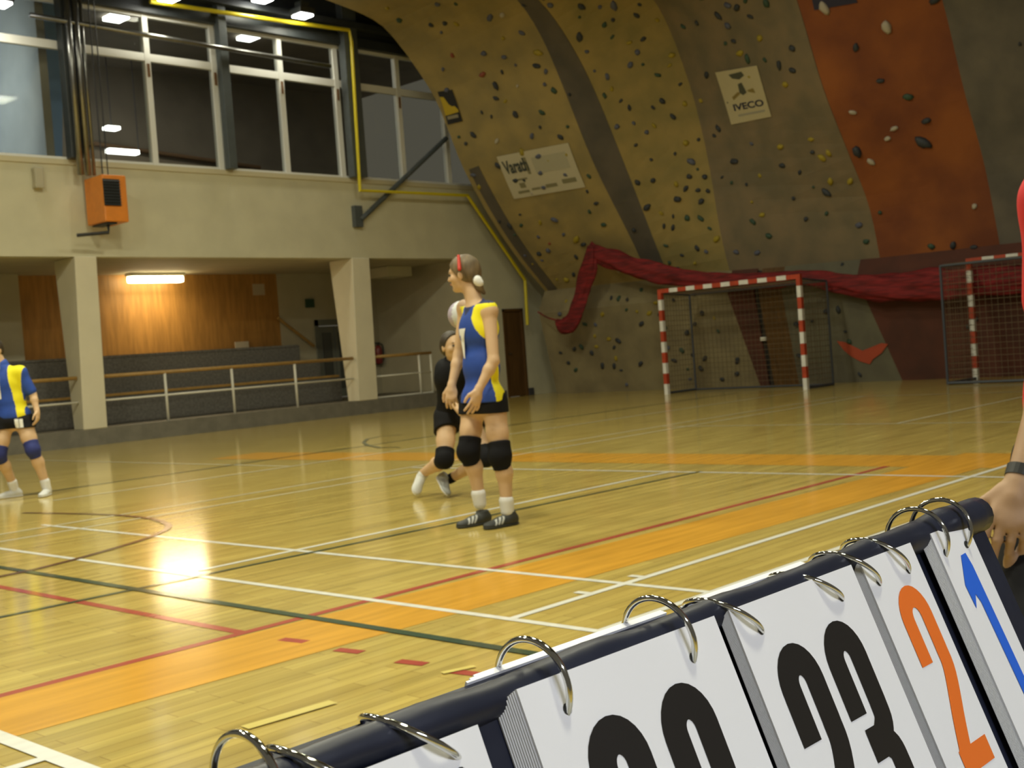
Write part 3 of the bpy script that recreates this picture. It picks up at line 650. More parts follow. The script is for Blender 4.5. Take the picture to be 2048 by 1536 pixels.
on_poster(r, q, 'yellow_shape', [[(.02, .16), (.28, .18), (.45, .42), (.62, .5), (.8, .5), (.97, .62), (.97, .7), (.02, .74)]], mat('poster yellow', (.50, .36, .02), .7))
on_poster(r, q, 'pale_band', [rect(.1, .76, .85, .86)], mat('poster grey', (.28, .25, .17), .7))
r, q = poster('poster', upper(0), ((995, 312), (1138, 284), (1172, 372), (1030, 396)), mat('faded white poster', (.52, .47, .33), .7), 'large faded white poster with lettering on the sandy panel')
poster_text(r, q, 'Varath', .21, .27, .34, .30, mat('poster dark print', (.05, .06, .055), .7), .03, o=.014)
on_poster(r, q, 'pale_print', [rect(.45, .16, .92, .52)], mat('poster faint print', (.42, .39, .28), .7))
on_poster(r, q, 'print_blot', [rect(.10, .56, .30, .6), rect(.16, .66, .24, .78), rect(.10, .84, .26, .9), rect(.30, .82, .42, .87), rect(.5, .79, .66, .87), rect(.74, .74, .93, .84), rect(.34, .12, .38, .5)], mat('poster olive print', (.22, .20, .11), .7))
r, q = poster('poster', upper(3), ((1434, 143), (1517, 129), (1546, 231), (1466, 248)), mat('cream poster', (.50, .44, .27), .7), 'cream poster reading IVECO on the grey brown climbing panel')
ivm = mat('poster navy print', (.018, .02, .05), .7)
poster_text(r, q, 'IVECO', .55, .70, .74, .13, ivm, .03)
on_poster(r, q, 'dark_emblem', [[(.30, .08), (.62, .06), (.66, .14), (.52, .2), (.36, .16)], [(.45, .28), (.55, .26), (.6, .46), (.5, .5), (.43, .44)]], mat('emblem green black', (.07, .075, .05), .7))
on_poster(r, q, 'ochre_swash', [[(.22, .5), (.40, .42), (.45, .46), (.24, .56)], [(.62, .42), (.78, .4), (.8, .5), (.66, .46)]], mat('swash ochre', (.24, .18, .05), .7))
on_poster(r, q, 'grey_print', [rect(.24, .84, .9, .88)], mat('grey print', (.33, .31, .24), .7))
# dark blue sheet at the top edge of the orange panel
r, q = poster('poster', upper(4), ((1622, -18), (1705, -26), (1716, 4), (1630, 19)), mat('navy sheet', (.02, .02, .05), .7), 'dark blue sheet at the top edge of the orange climbing panel')

# ------------------------------------------------------------------ red net bundle hanging along the wall
net = empty('red_net', (20.2, 13, 2.2), 'bundled red safety net draped across the foot of the climbing wall', 'net')
def xs(y): return 20.22 if y > 15 else lerp(20.42, 20.22, max(0, (y-12)/3))
NP = [(1178, 494, .12), (1195, 508, .19), (1230, 520, .19), (1270, 535, .185), (1320, 548, .19), (1380, 557, .15), (1440, 560, .14), (1500, 562, .14), (1560, 560, .14), (1610, 556, .12), (1660, 562, .16), (1720, 572, .2), (1780, 575, .23), (1840, 572, .25), (1900, 568, .24), (1990, 560, .22), (2080, 552, .2)]
M['net'] = mat('red net cloth', (.24, .012, .014), .8, noise=.6, nscale=5, stretch=(1, .6, 5), bump=.5)
def netX(px, py):
    return on(px, py, 0, 20.15 if px < 1330 else (20.38 if px < 1600 else 20.52))
base = [netX(a, b) for a, b, c in NP]; rad = [c for a, b, c in NP]
P = smooth_path(base, 10); R = np.interp(np.linspace(0, len(base)-1, len(P)), range(len(base)), rad)
def folded(P, R, flat=.35, seed=0, nseg=28):
    r = random.Random(seed); mb = MB(); vs = []; n = len(P)
    for i, p in enumerate(P):
        t = P[min(i+1, n-1)]-P[max(i-1, 0)]; t /= np.linalg.norm(t); out = np.array([-1., 0, 0]); out -= t*(out@t); out /= np.linalg.norm(out); dn = np.cross(t, out)
        for k in range(nseg):
            a = 2*math.pi*k/nseg; f = 1+.16*math.sin(5*a+.13*i+seed)+.1*math.sin(9*a-.2*i)+.06*math.sin(3*a+.5*i)
            vs.append(p+R[i]*f*(math.cos(a)*dn+flat*math.sin(a)*out))
    fs = [(i*nseg+k, i*nseg+(k+1) % nseg, (i+1)*nseg+(k+1) % nseg, (i+1)*nseg+k) for i in range(n-1) for k in range(nseg)]
    fs += [tuple(range(nseg))[::-1], tuple((n-1)*nseg+k for k in range(nseg))]
    return mb.add(vs, fs)
folded(P, R).build('gathered_net', M['net'], net, smooth=True)
LP = [(1182, 492, .10), (1178, 530, .20), (1168, 570, .19), (1160, 600, .17), (1150, 632, .17), (1138, 650, .19), (1122, 650, .15), (1112, 641, .05)]
P = smooth_path([on(a, b, 0, 20.1 if b < 560 else 20.15) for a, b, c in LP], 8); R = np.interp(np.linspace(0, len(LP)-1, len(P)), range(len(LP)), [c for a, b, c in LP])
folded(P, R, .3, 3).build('hanging_end', M['net'], net, smooth=True)
MB().tube(smooth_path([on(1114, 641, 0, 20.15), on(1095, 635, 0, 20.3), on(1076, 624, 0, 20.5)]), .018, 8).build('rope', M['net'], net)

# ------------------------------------------------------------------ handball goals
M['g_red'] = mat('red goal paint', (.50, .06, .02), .5, noise=.25, nscale=9); M['g_white'] = mat('white goal paint', (.78, .77, .72), .5, noise=.12, nscale=9); M['g_frame'] = mat('dark blue grey goal frame', (.045, .055, .075), .5)
M['g_net'] = mat('brown net twine', (.13, .095, .055), .9)
def goal(xf, yc, xb, label, rot=False, wdt=3.08, hgt=2.08, whitefirst=0, dense=.1):
    g = empty('handball_goal', (xf, yc, 0), label, 'goal'); y0, y1 = yc-wdt/2, yc+wdt/2; s = .04; seg_ = .208
    for y in (y0, y1):
        p = empty_part = MB()
        for k in range(10):
            p.box((xf-s, y-s, k*seg_+(.002 if k else 0)), (xf+s, y+s, (k+1)*seg_-.001), 1 if k % 2 == 0 else 0)
        p.build('post', [M['g_red'], M['g_white']], g)
    p = MB(); n = 15; L = (y1-y0-2*s)
    for k in range(n): p.box((xf-s, y0+s+k*L/n+.001, hgt-.08), (xf+s, y0+s+(k+1)*L/n-.001, hgt), 0 if k % 2 == 0 else 1)
    p.build('crossbar', [M['g_red'], M['g_white']], g)
    sg = 1 if xb > xf else -1
    for y in (y0, y1):
        MB().tube([(xf+sg*s, y, .03), (xb, y, .03)], .025, 8).build('base_bar', M['g_frame'], g)
        MB().tube([(xb, y, .005), (xb, y, 1.95)], .022, 8).build('back_upright', M['g_frame'], g)
        MB().tube([(xf+sg*s, y, 2.0), (xb, y, 1.95)], .018, 8).build('top_arm', M['g_frame'], g)
    MB().tube([(xb, y0, 1.95), (xb, y1, 1.95)], .02, 8).build('back_top_bar', M['g_frame'], g); MB().tube([(xb, y0, .03), (xb, y1, .03)], .022, 8).build('back_base_bar', M['g_frame'], g)
    mb = MB(); t = .004
    def line(a, b): mb.tube([a, b], t, 3, cap=False)
    ny = int(round((y1-y0)/dense)); nz = int(round(1.9/dense)); nx = max(2, int(round(abs(xb-xf)/dense)))
    for k in range(ny+1): y = y0+(y1-y0)*k/ny; line((xb-sg*.02, y, .05), (xb-sg*.02, y, 1.95)); line((xf, y, 2.0), (xb, y, 1.95))
    for k in range(nz+1): z = .05+1.9*k/nz; line((xb-sg*.02, y0, z), (xb-sg*.02, y1, z))
    for y in (y0, y1):
        for k in range(nz+1): z = .05+1.9*k/nz; line((xf+sg*s, y, z), (xb, y, z))
        for k in range(nx+1): x = xf+(xb-xf)*k/nx; line((x, y, .05), (x, y, 1.97))
    for k in range(1, nx): x = xf+(xb-xf)*k/nx; line((x, y0, 1.98), (x, y1, 1.98))
    mb.build('goal_net', M['g_net'], g)
    return g
goal(19.32, 12.68, 20.3, 'red and white striped handball goal standing open to the court')
goal(20.35, 6.93, 19.2, 'red and white handball goal turned with its net towards the court at the right edge', dense=.1)

# ------------------------------------------------------------------ scorers table and flip scoreboard
t = empty('scoring_table', (.5, .36, 0), 'plain scoring table carrying the flip scoreboard', 'table')
MB().box((-.1, .1, .722), (1.0, .62, .749)).build('table_top', mat('grey laminate', (.35, .34, .30), .5), t, bevel=.004)
for x in (-.05, .95):
    for y in (.14, .58): MB().box((x-.015, y-.015, 0), (x+.015, y+.015, .721)).build('leg', M['steel2'], t)
AA = math.radians(21.5); SA, CA = math.sin(AA), math.cos(AA)
def bp(s, t, o=0.0): return np.array([s, .372-SA*t-CA*o, .95-CA*t+SA*o])
def bk(s, t, o=0.0): return np.array([s, .386+SA*t+CA*o, .938-CA*t+SA*o])
navy = mat('navy vinyl', (.012, .015, .032), .42, noise=.25, nscale=14, bump=.15); cardm = mat('white plastic card', (.82, .82, .84), .35); cedge = mat('card stack edge', (.62, .62, .62), .6)
M['ink'] = mat('black print', (.012, .010, .009), .45); M['ink_o'] = mat('orange print', (.80, .17, .02), .45); M['ink_b'] = mat('blue print', (.02, .13, .70), .45); chrome = mat('polished chrome', (.72, .72, .68), .08, metal=1)
sb = empty('flip_scoreboard', (.5, .387, .749), 'navy tabletop flip scoreboard with white number cards on chrome rings', 'scoreboard')
XA, XB = .10, .905
TB = (.95-.7505)/CA
mb = MB(); mb.hexa([bp(XA, TB-.004, -.0105), bp(XB, TB-.004, -.0105), bp(XB, TB-.004, -.014), bp(XA, TB-.004, -.014), bp(XA, -.002, -.0105), bp(XB, -.002, -.0105), bp(XB, -.002, -.014), bp(XA, -.002, -.020)])
mb.hexa([bk(XA, TB-.004, .020), bk(XB, TB-.004, .020), bk(XB, TB-.004, .016), bk(XA, TB-.004, .016), bk(XA, -.002, .02), bk(XB, -.002, .02), bk(XB, -.002, .016), bk(XA, -.002, .016)][::1])
mb.build('vinyl_panel', navy, sb)
def fold(x):
    w = .0006*math.sin(x*47)+.0004*math.sin(x*113+1); return (x, .3835, .9445+.006*(x-.3)+w)
P = [fold(x) for x in np.linspace(XA, XB, 60)]
MB().tube(P, .0155, 16, radii=[.0088+.0006*math.sin(p[0]*61)+.0055*max(0, (p[0]-.62)/.29)**1.2 for p in P]).build('folded_spine', navy, sb, smooth=True)
def board_shape(polys, m, parent, o=.0012, name='numeral'):
    mb = MB()
    for ip, poly in enumerate(polys):
        bm = bmesh.new(); bm.faces.new([bm.verts.new((a, b, 0)) for a, b in poly]); bmesh.ops.triangulate(bm, faces=bm.faces); bm.verts.index_update()
        mb.add([bp(v.co.x, v.co.y, o+ip*1.5e-6-.0008) for v in bm.verts], [tuple(v.index for v in f.verts) for f in bm.faces]); bm.free()
    return mb.build(name, m, parent)
def ribbon(pts, w):
    P = [np.array(p, float) for p in pts]; out = []; ws = w if isinstance(w, (list, tuple)) else [w]*len(P); L = []; R = []
    for i, p in enumerate(P):
        d = P[min(i+1, len(P)-1)]-P[max(i-1, 0)]; d /= np.linalg.norm(d); n = np.array((-d[1], d[0]))*ws[i]/2; L.append(p+n); R.append(p-n)
    for i in range(len(P)-1): out.append([tuple(L[i]), tuple(L[i+1]), tuple(R[i+1]), tuple(R[i])])
    return out
def arch(cx, cy, rx, ry, a0, a1, n=14): return [(cx+rx*math.cos(a), cy-ry*math.sin(a)) for a in arc(n, a0, a1)]
PI = math.pi
def two(x, y, w, h, t):
    r = (w-t)/2; cx = x+w/2; cy = y+r*1.15+t/2
    c = [(x+t/2, y+.42*h), (x+t/2, cy)]+arch(cx, cy, r, r*1.15, PI, 0)[1:]+[(x+w-t/2, y+.36*h)]
    c += [tuple(p[:2]) for p in smooth_path([(x+w-t/2, y+.36*h, 0), (x+w-t/2-.04*w, y+.5*h, 0), (x+.42*w, y+.74*h, 0), (x+t/2+.02*w, y+.90*h, 0), (x+t/2, y+h-t*.6, 0)], 5)][1:]
    return ribbon(c, t)+[[(x, y+h-t*1.05), (x+w, y+h-t*1.05), (x+w, y+h), (x, y+h)]]
def three(x, y, w, h, t):
    r = (w-t)/2; cx = x+w/2; cy = y+r*1.15+t/2
    c = [(x+t/2, y+.43*h), (x+t/2, cy)]+arch(cx, cy, r, r*1.15, PI, 0)[1:]+[(x+w-t/2, y+.40*h)]
    c += [tuple(p[:2]) for p in smooth_path([(x+w-t/2, y+.40*h, 0), (x+w-t/2-.03*w, y+.49*h, 0), (x+.58*w, y+.555*h, 0)], 5)][1:]
    cy2 = y+h-r*1.15-t/2
    d = [tuple(p[:2]) for p in smooth_path([(x+.58*w, y+.565*h, 0), (x+w-t/2-.03*w, y+.62*h, 0), (x+w-t/2, y+.70*h, 0)], 5)]+[(x+w-t/2, cy2)]+arch(cx, cy2, r, r*1.15, 0, -PI)[1:]+[(x+t/2, y+.70*h)]
    return ribbon(c, t)+ribbon(d, t)+[[(x+.22*w, y+.49*h), (x+.66*w, y+.49*h), (x+.66*w, y+.64*h), (x+.22*w, y+.64*h)]]
def card(s0, s1, t0, digits, m, holes, label, skew=.003, dp=.0045, flip=True):
    n = 10; dz = dp/n; mb = MB()
    for k in range(n):
        o = -.0014-dp+k*dz; sh = -skew*(1-k/n)
        mb.hexa([bp(s0+sh, t0+.172, o), bp(s1+sh*.2, t0+.172, o), bp(s1+sh*.2, t0+.172, o+dz*.96), bp(s0+sh, t0+.172, o+dz*.96), bp(s0+sh, t0+.0004*(n-k), o), bp(s1+sh*.2, t0+.0004*(n-k), o), bp(s1+sh*.2, t0+.0004*(n-k), o+dz*.96), bp(s0+sh, t0+.0004*(n-k), o+dz*.96)])
    st = mb.build('card_stack', cedge, sb)
    c = MB().hexa([bp(s0, t0+.172, -.0012), bp(s1, t0+.172, -.0012), bp(s1, t0+.172, 0), bp(s0, t0+.172, 0), bp(s0, t0, -.0012), bp(s1, t0, -.0012), bp(s1, t0, 0), bp(s0, t0, 0)]).build('number_card', cardm, sb)
    c['label'] = label
    for d in digits: board_shape(d, m, c)
    for hs in holes: board_shape([[(hs+.0028*math.cos(a), t0+.016+.0028*math.sin(a)) for a in arc(11, 0, 2*PI*11/12)]], M['black'], c, name='punched_hole', o=.0012)
    if not flip: return
    mb = MB()
    for k in range(3):
        o = .020+k*.0016; mb.hexa([bk(s0+.004*k, .165, o), bk(s1, .165, o), bk(s1, .165, o+.0013), bk(s0+.004*k, .165, o+.0013), bk(s0+.004*k, -.0035+.0003*k, o), bk(s1, -.0035+.0003*k, o), bk(s1, -.0035+.0003*k, o+.0013), bk(s0+.004*k, -.0035+.0003*k, o+.0013)])
    mb.build('flipped_cards', cardm, sb)
W2, H2, T2 = .0435, .128, .0182
card(.185, .262, .008, [], M['ink'], (.199, .246), 'blank looking white card at the near end', flip=False)
card(.271, .350, .008, [], M['ink'], (.285, .333), 'white card left of the number 22, its number below the frame', flip=False)
card(.378, .533, 0, [two(.404, .0255, W2, H2, T2), two(.460, .0245, W2, H2, T2)], M['ink'], (.404, .503), 'white card reading 22 in black', .007, .0085)
card(.547, .685, 0, [two(.565, .0285, W2, H2, T2), three(.6175, .027, W2, H2, T2)], M['ink'], (.568, .659), 'white card reading 23 in black')
card(.696, .768, 0, [two(.7165, .0245, .040, .12, .0148)], M['ink_o'], (.708, .750), 'narrow white card with an orange 2', .003, flip=False)
card(.800, .859, -.001, [[(.8290, .0205), (.8370, .0200), (.8395, .030), (.8440, .142), (.8325, .142), (.8285, .055), (.8262, .0475), (.8180, .0575), (.8165, .040)]] and
     [[[(.8290, .0205), (.8370, .0200), (.8395, .030), (.8440, .142), (.8325, .142), (.8285, .055), (.8255, .0485), (.8180, .0575), (.8165, .040)]]], M['ink_b'], (.809, .844), 'narrow white card with a blue 1', .007, flip=False)
def ring(s, lean, r=.0220):
    L = math.radians(lean); P = []
    for k in range(48):
        a = 2*PI*k/48; y = .3865+(r*1.03)*math.cos(a); z = .9430+r*math.sin(a)+.004*max(0, (s-.74)/.17); dz = z-.935
        P.append((s-math.sin(L)*dz, y, .935+math.cos(L)*dz))
    return MB().tube(P, .0017, 10, closed=True).build('binder_ring', chrome, sb, smooth=True)
for s, l in ((.199, 45), (.246, 0), (.285, 50), (.333, 52), (.404, 2), (.503, 6), (.568, 50), (.659, 55), (.708, 46), (.750, 42), (.809, 2), (.846, -8)): ring(s, l)

# ------------------------------------------------------------------ people
RH = np.array([math.sin(YAW), -math.cos(YAW), 0]); AW = np.array([math.cos(YAW), math.sin(YAW), 0]); UZ = np.array([0, 0, 1.0])
def nrm(v): v = np.array(v, float); return v/np.linalg.norm(v)
def dirv(r, a, u=0): return nrm(RH*r+AW*a+UZ*u)
M['skin'] = mat('skin', (.66, .44, .26), .55, noise=.06, nscale=6); M['skin2'] = mat('skin tan', (.42, .26, .15), .55, noise=.1, nscale=20)
M['hair'] = mat('dark blond hair', (.20, .14, .07), .55, noise=.5, nscale=30, stretch=(1, 1, .3)); M['hair2'] = mat('brown hair', (.05, .035, .02), .55, noise=.4, nscale=30)
M['jblue'] = mat('royal blue jersey', (.02, .075, .42), .7, noise=.25, nscale=6); M['jyel'] = mat('yellow jersey panel', (.90, .80, .01), .7); M['jtrim'] = mat('navy trim', (.02, .03, .10), .7)
M['bshorts'] = mat('black shorts', (.012, .012, .014), .75, spec=.15); M['bshirt'] = mat('black shirt', (.012, .012, .014), .75, spec=.15, noise=.3, nscale=8); M['pad'] = mat('black knee pad', (.010, .010, .012), .8, spec=.15); M['padb'] = mat('blue knee pad', (.02, .03, .16), .8)
M['sock'] = mat('white sock', (.76, .76, .76), .8); M['shoe_d'] = mat('charcoal shoe', (.035, .038, .036), .6); M['stripe'] = mat('silver stripe', (.55, .56, .54), .5); M['shoe_w'] = mat('white shoe', (.62, .63, .62), .6); M['sole'] = mat('white sole', (.75, .75, .75), .6); M['shoe_g'] = mat('silver grey shoe', (.36, .38, .38), .5)
M['eye'] = mat('eye', (.03, .025, .02), .3); M['lip'] = mat('lip', (.40, .14, .10), .5); M['redband'] = mat('red hair clip', (.60, .04, .02), .5); M['whitef'] = mat('white fabric', (.85, .85, .83), .8); M['red'] = mat('red shirt', (.62, .015, .02), .75)

def hand(sd, w, d, pn, th, sc=1.0, curl=.35, spread=.12, k=.006):
    """w wrist, d finger direction, pn palm normal (fingers curl to it), th thumb side direction"""
    d = nrm(d); th = nrm(th-d*np.dot(th, d)); pn = nrm(pn-d*np.dot(pn, d)-th*np.dot(pn, th))
    ax = [d, th, pn]; pc = w+d*.048*sc
    sd.ell(pc, (.052*sc, .040*sc, .016*sc), ax, k=.012); sd.cap(w-d*.01, w+d*.03*sc, .024*sc, .026*sc, k=.015)
    for i, (o, L, r) in enumerate(((.030, .074, .0090), (.010, .084, .0092), (-.010, .078, .0088), (-.028, .060, .0080))):
        b0 = w+d*(.082-.004*abs(i-1))*sc+th*o*sc; dd = nrm(d+th*spread*(1.2-i)*.8); c = curl*(1+.18*i)
        a1 = nrm(dd*math.cos(c)+pn*math.sin(c)); a2 = nrm(dd*math.cos(c*2.1)+pn*math.sin(c*2.1)); a3 = nrm(dd*math.cos(c*2.8)+pn*math.sin(c*2.8))
        p1 = b0+a1*L*.45*sc; p2 = p1+a2*L*.32*sc; p3 = p2+a3*L*.24*sc
        sd.cap(w+d*.05*sc+th*o*.7*sc, b0, .011*sc, r*sc*1.08, k); sd.cap(b0, p1, r*sc*1.05, r*sc, k=.003); sd.cap(p1, p2, r*sc, r*.92*sc, k=.003); sd.cap(p2, p3, r*.92*sc, r*.8*sc, k=.003)
    b = w+d*.022*sc+th*.026*sc; m1 = b+nrm(th*.75+d*.8+pn*.35)*.036*sc; m2 = m1+nrm(th*.25+d+pn*.45)*.030*sc; m3 = m2+nrm(d+pn*.35)*.022*sc
    sd.cap(b, m1, .0145*sc, .0115*sc, k=.010); sd.cap(m1, m2, .0112*sc, .0098*sc, k=.004); sd.cap(m2, m3, .0098*sc, .008*sc, k=.003)
def head(sd, c, f, u, sc=1.0, hair=None):
    f = nrm(f); u = nrm(u-f*np.dot(u, f)); l = np.cross(u, f); ax = [f, l, u]
    g = lambda a, b, d: c+(f*a+l*b+u*d)*sc
    sd.ell(g(-.008, 0, .022), (.097*sc, .076*sc, .090*sc), ax, k=.02); sd.ell(g(.022, 0, -.045), (.068*sc, .060*sc, .068*sc), ax, k=.03)
    sd.ell(g(.066, 0, -.088), (.026*sc, .026*sc, .020*sc), ax, k=.02); sd.cap(g(.082, .022, .022), g(.082, -.022, .022), .014*sc, k=.012)
    sd.cap(g(.088, 0, .012), g(.106, 0, -.022), .008*sc, .0125*sc, k=.010); sd.ell(g(.083, 0, -.052), (.016*sc, .024*sc, .011*sc), ax, k=.008)
    for q in (1, -1):
        sd.ell(g(.052, q*.044, -.022), (.03*sc, .024*sc, .026*sc), ax, k=.015); sd.ell(g(-.005, q*.078, -.008), (.018*sc, .009*sc, .030*sc), ax, k=.006); sd.cap(g(.098, q*.006, -.026), g(.095, q*.010, -.026), .0075*sc, k=.005)
        sd.ell(g(.096, q*.031, .004), (.012*sc, .015*sc, .010*sc), ax, k=.004, op='s')
    return g, ax
def face_parts(g, ax, sc, parent, brow):
    for q in (1, -1):
        o = SDF(.003, .002).ell(g(.080, q*.031, .004), (.012*sc, .013*sc, .010*sc), ax).mesh('eye'); link('eye', o, M['eye'], parent, True)
        o = SDF(.003, .002).cap(g(.092, q*.018, .026), g(.082, q*.045, .027), .004*sc, .003*sc).mesh('eyebrow'); link('eyebrow', o, brow, parent, True)
    o = SDF(.003, .002).ell(g(.0985, 0, -.052), (.005*sc, .020*sc, .007*sc), ax).mesh('mouth'); link('mouth', o, M['lip'], parent, True)
def shoe(parent, ankle, d, up, style, sc=1.0, stripes=False, label=None, ground=True):
    """d toe direction, up shoe up direction; ankle point about .08 above the sole"""
    d = nrm(d); up = nrm(up-d*np.dot(up, d)); s = np.cross(up, d); ax = [d, s, up]; g = lambda a, b, c: ankle+(d*a+s*b+up*c)*sc
    sd = SDF(.005, .02); sd.ell(g(-.032, 0, -.040), (.045*sc, .036*sc, .042*sc), ax); sd.ell(g(.035, 0, -.045), (.085*sc, .040*sc, .036*sc), ax); sd.ell(g(.120, 0, -.056), (.066*sc, .045*sc, .026*sc), ax)
    sd.cap(g(-.012, 0, -.02), g(-.014, 0, .012), .040*sc, .038*sc)
    me = sd.mesh('shoe', clip=[(g(0, 0, -.068), -up), (g(0, 0, .010), up)])
    o = link('shoe', me, style[0] if not stripes else [style[0], M['stripe']], parent, True)
    if stripes:
        def fn(c):
            q = c+np.array(o.parent.location)-ankle if o.parent else c-ankle
            a = (q@d)/sc; b = (q@s)/sc; z = (q@up)/sc; w = a+z*.75; k = (w-.020)/.024
            return np.where((np.abs(b) > .012) & (k > 0) & (k < 3) & ((k % 1) > .45) & (z > -.055) & (z < -.008), 1, 0)
        paint(me, fn)
    so = SDF(.005, .015); so.ell(g(-.025, 0, -.066), (.055*sc, .036*sc, .020*sc), ax); so.ell(g(.045, 0, -.068), (.09*sc, .040*sc, .016*sc), ax); so.ell(g(.118, 0, -.066), (.070*sc, .046*sc, .018*sc), ax)
    me = so.mesh('sole', clip=[(g(0, 0, -.080), -up), (g(0, 0, -.062), up)]); link('sole', me, style[1], o, True)
    return o
def sock(parent, a, b, r0, r1, m):
    link('sock', SDF(.005, .01).cap(a, b, r0, r1).mesh('sock'), m, parent, True)
def pad(parent, knee, hipd, ankd, r, m, fwd, L=.085):
    sd = SDF(.005, .02); a = knee+hipd*L; b = knee+ankd*L; sd.cap(a, knee, r*1.05, r*1.0); sd.cap(knee, b, r*1.0, r*.80); sd.ell(knee+fwd*r*.45, (r*.72, r*.78, r*.95)); 
    me = sd.mesh('knee_pad', clip=[(a+hipd*.012, hipd), (b+ankd*.008, ankd)]); link('knee_pad', me, m, parent, True)
def leg(sd, hip, knee, ank, rt=.082, rk=.052, ra=.034, calf=None):
    sd.cap(hip, hip*.45+knee*.55, rt, rt*.80, k=.03); sd.cap(hip*.45+knee*.55, knee, rt*.80, rk, k=.03)
    m = knee*.66+ank*.34; bk_ = calf if calf is not None else np.zeros(3)
    sd.cap(knee, m+bk_*.012, rk, rk*.98, k=.03); sd.cap(m+bk_*.012, ank, rk*.96, ra, k=.03)
def armp(sd, sh, el, wr, rs=.046, re=.035, rw=.024):
    sd.ell(sh, (rs*1.08, rs*1.08, rs*1.05), k=.03); sd.cap(sh, el, rs*.95, re, k=.02); m = el*.7+wr*.3; sd.cap(el, m, re, re*1.0, k=.02); sd.cap(m, wr, re, rw, k=.02)

# ---- the standing player
D0 = 7.69
def J(px, py, a=0.0, D=D0): return atd(px, py, D+a)
f = dirv(-.84, -.54); l = np.cross(UZ, f); ax3 = [f, l, UZ]
root = empty('person', tuple(fl(975, 1050)), 'standing volleyball player in a blue and yellow number 7 jersey, head turned away left', 'person')
hipc = J(967, 800); chest = J(958, 665); neckb = J(951, 603); hd = J(928, 548, .03)
shL, shR = J(979, 622, -.13), J(930, 616, .14)
elL, wrL = J(987, 722, -.20), J(957, 780, -.24)
elR, wrR = J(918, 710, .16), J(903, 772, .10)
hpL, hpR = J(988, 812, -.06), J(946, 812, .07)
knL, anL = J(1001, 912, -.12), J(1014, 1012, -.10)
knR, anR = J(938, 903, .00), J(959, 997, .04)
sd = SDF(.0055, .03)
sd.ell(hipc-UZ*.01, (.105, .165, .11), ax3); sd.ell(lerp(hipc, chest, .5), (.088, .130, .15), ax3); sd.ell(chest+UZ*.02, (.108, .150, .16), ax3); sd.cap(shL, shR, .048, .048, k=.05)
sd.cap(neckb-UZ*.03, lerp(neckb, hd, .75)-f*.01, .056, .050, k=.03)
hf = dirv(-.93, .36, -.08); hu = dirv(-.12, 0, 1)
g, hax = head(sd, hd, hf, hu, 1.0)
armp(sd, shL, elL, wrL); armp(sd, shR, elR, wrR)
hand(sd, wrL, nrm(J(944, 830, -.26)-wrL), dirv(-.5, .8), dirv(-.8, -.5), 1.0, .22, .22); hand(sd, wrR, nrm(J(903, 815, .07)-wrR), dirv(.3, .9), dirv(-.9, .1), 1.0, .4)
leg(sd, hpL, knL, anL, calf=-f); leg(sd, hpR, knR, anR, calf=-f)
sd.cap(anL, anL-UZ*.03, .034, .036); sd.cap(anR, anR-UZ*.03, .034, .036)
me = sd.mesh('body'); body = link('body', me, M['skin'], root, True); face_parts(g, hax, 1, root, M['hair'])
# jersey
sd = SDF(.006, .04)
sd.ell(hipc+UZ*.0, (.118, .172, .13), ax3); sd.ell(hipc-UZ*.10, (.136, .184, .27), ax3); sd.ell(lerp(hipc, chest, .5), (.108, .148, .17), ax3); sd.ell(chest+UZ*.015, (.118, .156, .165), ax3); sd.cap(lerp(shL, shR, .01)+UZ*.010, lerp(shL, shR, .96)+UZ*.010, .056, .053, k=.05); sd.cap(neckb-UZ*.035, neckb-UZ*.01, .062, .058, k=.03); sd.cap(neckb+f*.10+UZ*.02, neckb+f*.135-UZ*.10, .050, .012, op='s')
hemz = J(970, 803)[2]
me = sd.mesh('jersey', clip=[(np.array([0, 0, hemz]), np.array([0, 0, -1.])), (neckb-UZ*.002, nrm(UZ+f*.5))]); jer = link('jersey', me, [M['jblue'], M['jyel'], M['jtrim']], root, True)
def jp(c, o=jer, ch=chest, hz=hemz, F=f, Lf=l, nb=neckb):
    q = c+np.array(root.location); r = q-ch; a = r@F; b = r@Lf; z = q[:, 2]; th = np.degrees(np.arctan2(np.abs(b), a)); out = np.zeros(len(c))
    hgt = (z-hz); top = nb[2]-hz
    side = (th > 82) & (th < 82+42*np.clip(1.15-hgt/.36, .1, 1)); out[side & (hgt < .42)] = 1
    sh = (hgt > .30) & (np.abs(b) > .075+.10*np.clip((.52-hgt)/.20, -.1, 1)) ; out[sh] = 1
    v = (np.abs(b) < .05) & (a > .0) & (hgt > top-.10+1.6*np.abs(b)); out[v & (hgt > top-.085)] = 2
    out[(hgt > top-.022)] = 2
    return out
paint(me, jp)
